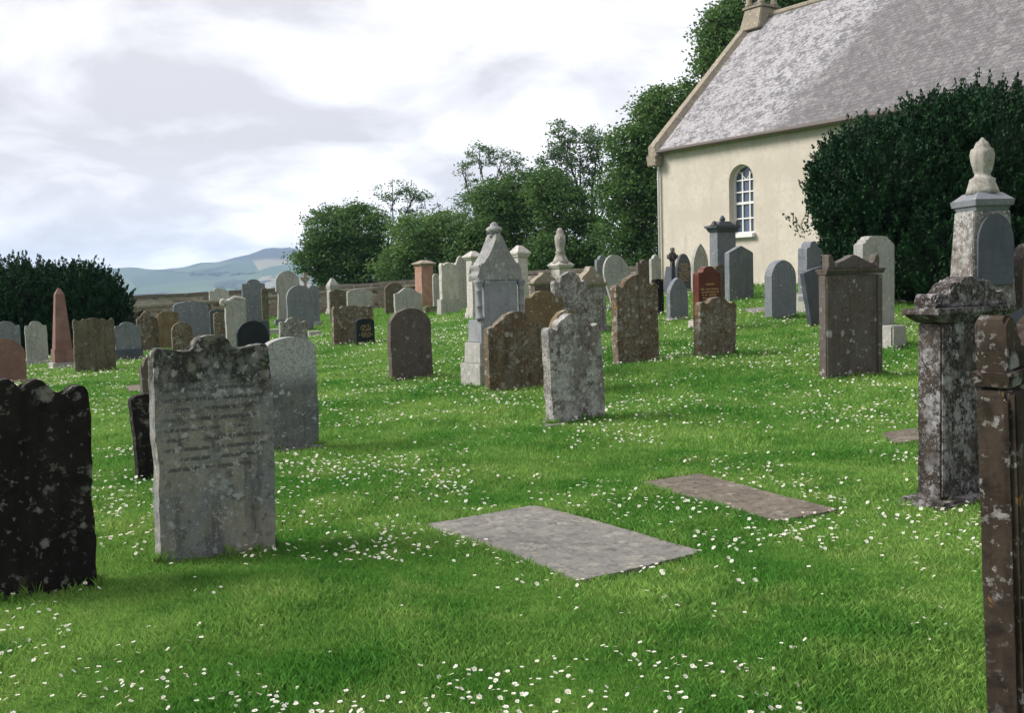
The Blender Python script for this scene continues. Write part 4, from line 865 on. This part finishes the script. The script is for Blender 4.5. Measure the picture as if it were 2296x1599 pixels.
for (sx, sy, hw, hh_, yw) in SPOTS:
    if math.hypot(sx, sy) > 24: continue
    flat_ = hw > .5 and hh_ > .3; m = int(4*(hw+hh_)*(520 if sy < 12 else 260)); side = rng.integers(0, 4, m); r1 = rng.uniform(-1, 1, m); o1 = np.abs(rng.normal(0, .022, m))+.002
    lx = np.where(side < 2, r1*(hw+.02), np.where(side == 2, hw+o1, -hw-o1)); ly = np.where(side < 2, np.where(side == 0, hh_+o1, -hh_-o1), r1*(hh_+.02))
    gx_ = sx+lx*math.cos(yw)-ly*math.sin(yw); gy_ = sy+lx*math.sin(yw)+ly*math.cos(yw); z = gz(gx_, gy_)-.004
    clump = .6+.5*np.sin(lx*23+sx*5)*np.sin(ly*19+lx*9); hv_ = (.05 if flat_ else .085)*rng.uniform(.4, 1.25, m)*clump; w_ = .0042*rng.uniform(.7, 1.3, m)*max(1, sy/7)
    th = rng.uniform(0, 2*np.pi, m); ln = rng.uniform(.1, .8, m)*hv_; dx_, dy_ = np.cos(th), np.sin(th); ph = rng.uniform(0, 2*np.pi, m); px, py = np.cos(ph)*w_/2, np.sin(ph)*w_/2
    q = np.empty((m, 4, 3)); q[:, 0] = np.stack([gx_-px, gy_-py, z], 1); q[:, 1] = np.stack([gx_+px, gy_+py, z], 1)
    q[:, 2] = np.stack([gx_+px*.7+dx_*ln*.35, gy_+py*.7+dy_*ln*.35, z+hv_*.62], 1); q[:, 3] = np.stack([gx_+dx_*ln, gy_+dy_*ln, z+hv_], 1); E.append(q.reshape(-1, 3))
V = np.concatenate([V1, V2, V3]+E); o = np_mesh('grass', V, np.arange(len(V)).reshape(-1, 4), 4, GB)
tag(o, 'short green grass of the churchyard lawn', 'grass', kind='stuff')
# daisies
dm = flat('daisy_petal', (.80, .80, .78), .7, .05); dyl = flat('daisy_eye', (.75, .50, .06), .7, .1); dst = flat('daisy_stem', (.09, .2, .03), .8)
def daisy_mesh(r=.011, h=.045, np_=11, lean=.3):
    bm = bmesh.new(); n = np_
    top = Vector((h*lean*.5, 0, h)); nrm = Vector((lean, 0, 1)).normalized(); q = Vector((0, 0, 1)).rotation_difference(nrm)
    for i in range(n):
        a = 2*math.pi*i/n; rr = r*random.uniform(.85, 1.15)
        P = [q @ Vector((math.cos(a+d)*k, math.sin(a+d)*k, zz)) + top for (k, d, zz) in ((r*.22, 0, 0), (rr*.7, -.24, .0012), (rr, 0, .002), (rr*.7, .24, .0012))]
        f = bm.faces.new([bm.verts.new(p) for p in P]); f.material_index = 0
    ring = [bm.verts.new(q @ Vector((math.cos(2*math.pi*i/7)*r*.3, math.sin(2*math.pi*i/7)*r*.3, .001))+top) for i in range(7)]; c = bm.verts.new(q @ Vector((0, 0, .0035))+top)
    for i in range(7): f = bm.faces.new((ring[i], ring[(i+1) % 7], c)); f.material_index = 1
    s = [bm.verts.new((math.cos(a)*.0008, math.sin(a)*.0008, -.01)) for a in (0, 2.1, 4.2)]; t = [bm.verts.new(top+Vector((math.cos(a)*.0008, math.sin(a)*.0008, -.001))) for a in (0, 2.1, 4.2)]
    for i in range(3): f = bm.faces.new((s[i], s[(i+1) % 3], t[(i+1) % 3], t[i])); f.material_index = 2
    me = bpy.data.meshes.new('daisy'); bm.to_mesh(me); bm.free()
    for m in (dm, dyl, dst): me.materials.append(m)
    return me
DMs = [daisy_mesh(.012, .05, 12, .2), daisy_mesh(.013, .045, 11, .5), daisy_mesh(.0115, .052, 13, .1), daisy_mesh(.0125, .048, 11, .8)]
def vnoise(x, y, s, seed):
    g = np.random.default_rng(seed).uniform(0, 1, (64, 64)); X = x*s+100; Y = y*s+100; xi = np.floor(X).astype(int); yi = np.floor(Y).astype(int); fx = X-xi; fy = Y-yi; fx = fx*fx*(3-2*fx); fy = fy*fy*(3-2*fy)
    G_ = lambda a, b: g[a % 64, b % 64]; return (G_(xi, yi)*(1-fx)+G_(xi+1, yi)*fx)*(1-fy)+(G_(xi, yi+1)*(1-fx)+G_(xi+1, yi+1)*fx)*fy
x, y = scatter(80000, 3.4, 34., .9); dn = vnoise(x, y, 1.1, 3)*.55+vnoise(x, y, 3.3, 4)*.45
keep = (rng.uniform(0, 1, len(x)) < np.clip((dn-.29)*2.5, .03, 1)**1.3*.68) & ~inside(x, y, .02); x, y = x[keep], y[keep]
o_ = np.argsort(y); x, y = x[o_], y[o_]; inview = np.abs(x/y) < .51; idx = np.where(inview & (y > 3.75))[0]
near = idx[:300]; rest = np.setdiff1d(np.arange(len(x)), near)
for q in near:
    o = bpy.data.objects.new('daisy', DMs[q % 4]); COL.objects.link(o); o.location = (x[q], y[q], gzf(x[q], y[q])); o.rotation_euler = (random.gauss(0, .1), random.gauss(0, .1), random.uniform(0, 6.28)); s = random.uniform(.6, 1.0); o.scale = (s, s, s*.9)
    tag(o, 'small white daisy in the nearest strip of lawn', 'daisy', 'daisies scattered in the nearest lawn')
T = []; MI = []; 
for kk, me in enumerate(DMs):
    sel = rest[rest % 4 == kk]; vs = np.array([v.co[:] for v in me.vertices]); polys = [tuple(p.vertices) for p in me.polygons]; mi = [p.material_index for p in me.polygons]
    pl = [(p if len(p) == 4 else (p[0], p[1], p[2], p[2])) for p, m in zip(polys, mi) if m == 0]      # petals only, plus a simple eye
    ey = [p for p, m in zip(polys, mi) if m == 1]
    tri = []; tm = []
    for p, m in zip(polys, mi):
        if m == 2: continue
        for a in range(1, len(p)-1): tri.append((p[0], p[a], p[a+1])); tm.append(m)
    tri = np.array(tri); tm = np.array(tm); n = len(sel); a = rng.uniform(0, 6.28, n); s = rng.uniform(.72, 1.15, n)*(1+.035*np.maximum(y[sel]-4, 0))
    ca_, sa_ = np.cos(a)[:, None], np.sin(a)[:, None]
    VX = (vs[None, :, 0]*ca_-vs[None, :, 1]*sa_)*s[:, None]+x[sel][:, None]; VY = (vs[None, :, 0]*sa_+vs[None, :, 1]*ca_)*s[:, None]+y[sel][:, None]; VZ = vs[None, :, 2]*s[:, None]+gz(x[sel], y[sel])[:, None]
    W_ = np.stack([VX, VY, VZ], -1)[:, tri].reshape(-1, 3); T.append(W_); MI.append(np.tile(tm, n))
T = np.concatenate(T); o = np_mesh('daisy_patches', T, np.arange(len(T)).reshape(-1, 3), 3, [dm, dyl], mi=np.concatenate(MI))
tag(o, 'white daisies dotted over the lawn farther back among the headstones', 'daisies', kind='stuff')

# ---------------------------------------------------------------- hills and air
def hill_mat():
    m, nt, b = new_mat('hill_fields'); tc = N(nt, 'ShaderNodeTexCoord'); v = tc.outputs['Object']
    mp = N(nt, 'ShaderNodeMapping'); mp.inputs['Scale'].default_value = (.0028, .0013, 0); mp.inputs['Rotation'].default_value = (0, 0, .3); L(nt, v, mp.inputs[0])
    vo = N(nt, 'ShaderNodeTexVoronoi', i_Scale=1.); L(nt, mp.outputs[0], vo.inputs['Vector']); s = N(nt, 'ShaderNodeSeparateColor'); L(nt, vo.outputs['Color'], s.inputs[0])
    c = mixc(nt, ramp(nt, s.outputs[0], .2, .8), (.035, .09, .045), (.10, .16, .07)); c = mixc(nt, ramp(nt, s.outputs[1], .78, .8), c, (.26, .24, .15)); 
    sz = N(nt, 'ShaderNodeSeparateXYZ'); L(nt, v, sz.inputs[0]); nn = noise(nt, v, .0012, 5, .6)
    c = mixc(nt, ramp(nt, mth(nt, 'ADD', sz.outputs[2], mth(nt, 'MULTIPLY', nn.outputs[0], 130.)), 185., 225.), c, (.015, .03, .03))
    c = mixc(nt, ramp(nt, noise(nt, v, .0035, 3, .5).outputs[0], .58, .62), c, (.010, .025, .018))
    L(nt, c, b.inputs['Base Color']); b.inputs['Roughness'].default_value = 1.; return m
az_px = [-1200, -300, 0, 290, 400, 480, 560, 610, 650, 720, 850, 1000, 1250, 1600, 2300, 3400]; top_px = [650, 622, 612, 609, 600, 590, 575, 566, 563, 575, 590, 600, 606, 600, 590, 600]
us = np.linspace(-1200, 3400, 260); tv = np.interp(us, az_px, top_px); rr = np.linspace(2600, 7200, 70)
V = []
for r_ in rr:
    f = sst(2800, 5600, r_)*(1-.25*sst(5800, 7200, r_))
    for u_, v_ in zip(us, tv):
        p = at(u_, v_, 5600.); az = math.atan2(p.x, p.y); hh = (p.z+45)*(f) - 46 + f*(10*math.sin(az*40+r_*.002)+7*math.sin(az*90+r_*.004)+4*math.sin(az*210))
        V.append((r_*math.sin(az), r_*math.cos(az), hh))
nu = len(us); i = np.arange(len(rr)-1)[:, None]*nu; j = np.arange(nu-1)[None, :]; Fq = np.stack([i+j, i+j+1, i+nu+j+1, i+nu+j], -1).reshape(-1, 4)
tag(np_mesh('hills', np.array(V), Fq, 4, hill_mat(), smooth=True), kind='structure')
# small woods and hedgerows far off
bmw = bmesh.new()
for _ in range(70):
    u_ = random.uniform(250, 780); r_ = random.uniform(2300, 4600); p = at(u_, 640, r_); f = float(sst(2800, 5600, r_)); tvv = float(np.interp(u_, az_px, top_px)); q = at(u_, tvv, 5600.); zb = (q.z+45)*f-46
    n = random.randint(5, 22)
    for i_ in range(n):
        M_ = Matrix.Translation((p.x+(i_-n/2)*22+random.gauss(0, 6), p.y+random.gauss(0, 25)+i_*4, zb+3)) @ Matrix.Diagonal((random.uniform(12, 20), 14, random.uniform(7, 13), 1)); bmesh.ops.create_icosphere(bmw, subdivisions=1, radius=1, matrix=M_)
o = bm_obj('far_woodland', bmw, LM[0]); tag(o, 'far off woods and hedgerows below the hills', 'woodland', kind='stuff')
hm = bpy.data.materials.new('haze_air'); hm.use_nodes = True; hn = hm.node_tree; hn.nodes.clear()
pv = N(hn, 'ShaderNodeVolumePrincipled'); pv.inputs['Color'].default_value = (.50, .70, 1.0, 1); pv.inputs['Density'].default_value = .00016; pv.inputs['Anisotropy'].default_value = 0.
om = N(hn, 'ShaderNodeOutputMaterial'); L(hn, pv.outputs[0], om.inputs['Volume'])
bm = bmesh.new(); box(bm, 0, 0, -60, 15400, 15400, 360); o = bm_obj('haze', bm, hm); tag(o, kind='stuff')
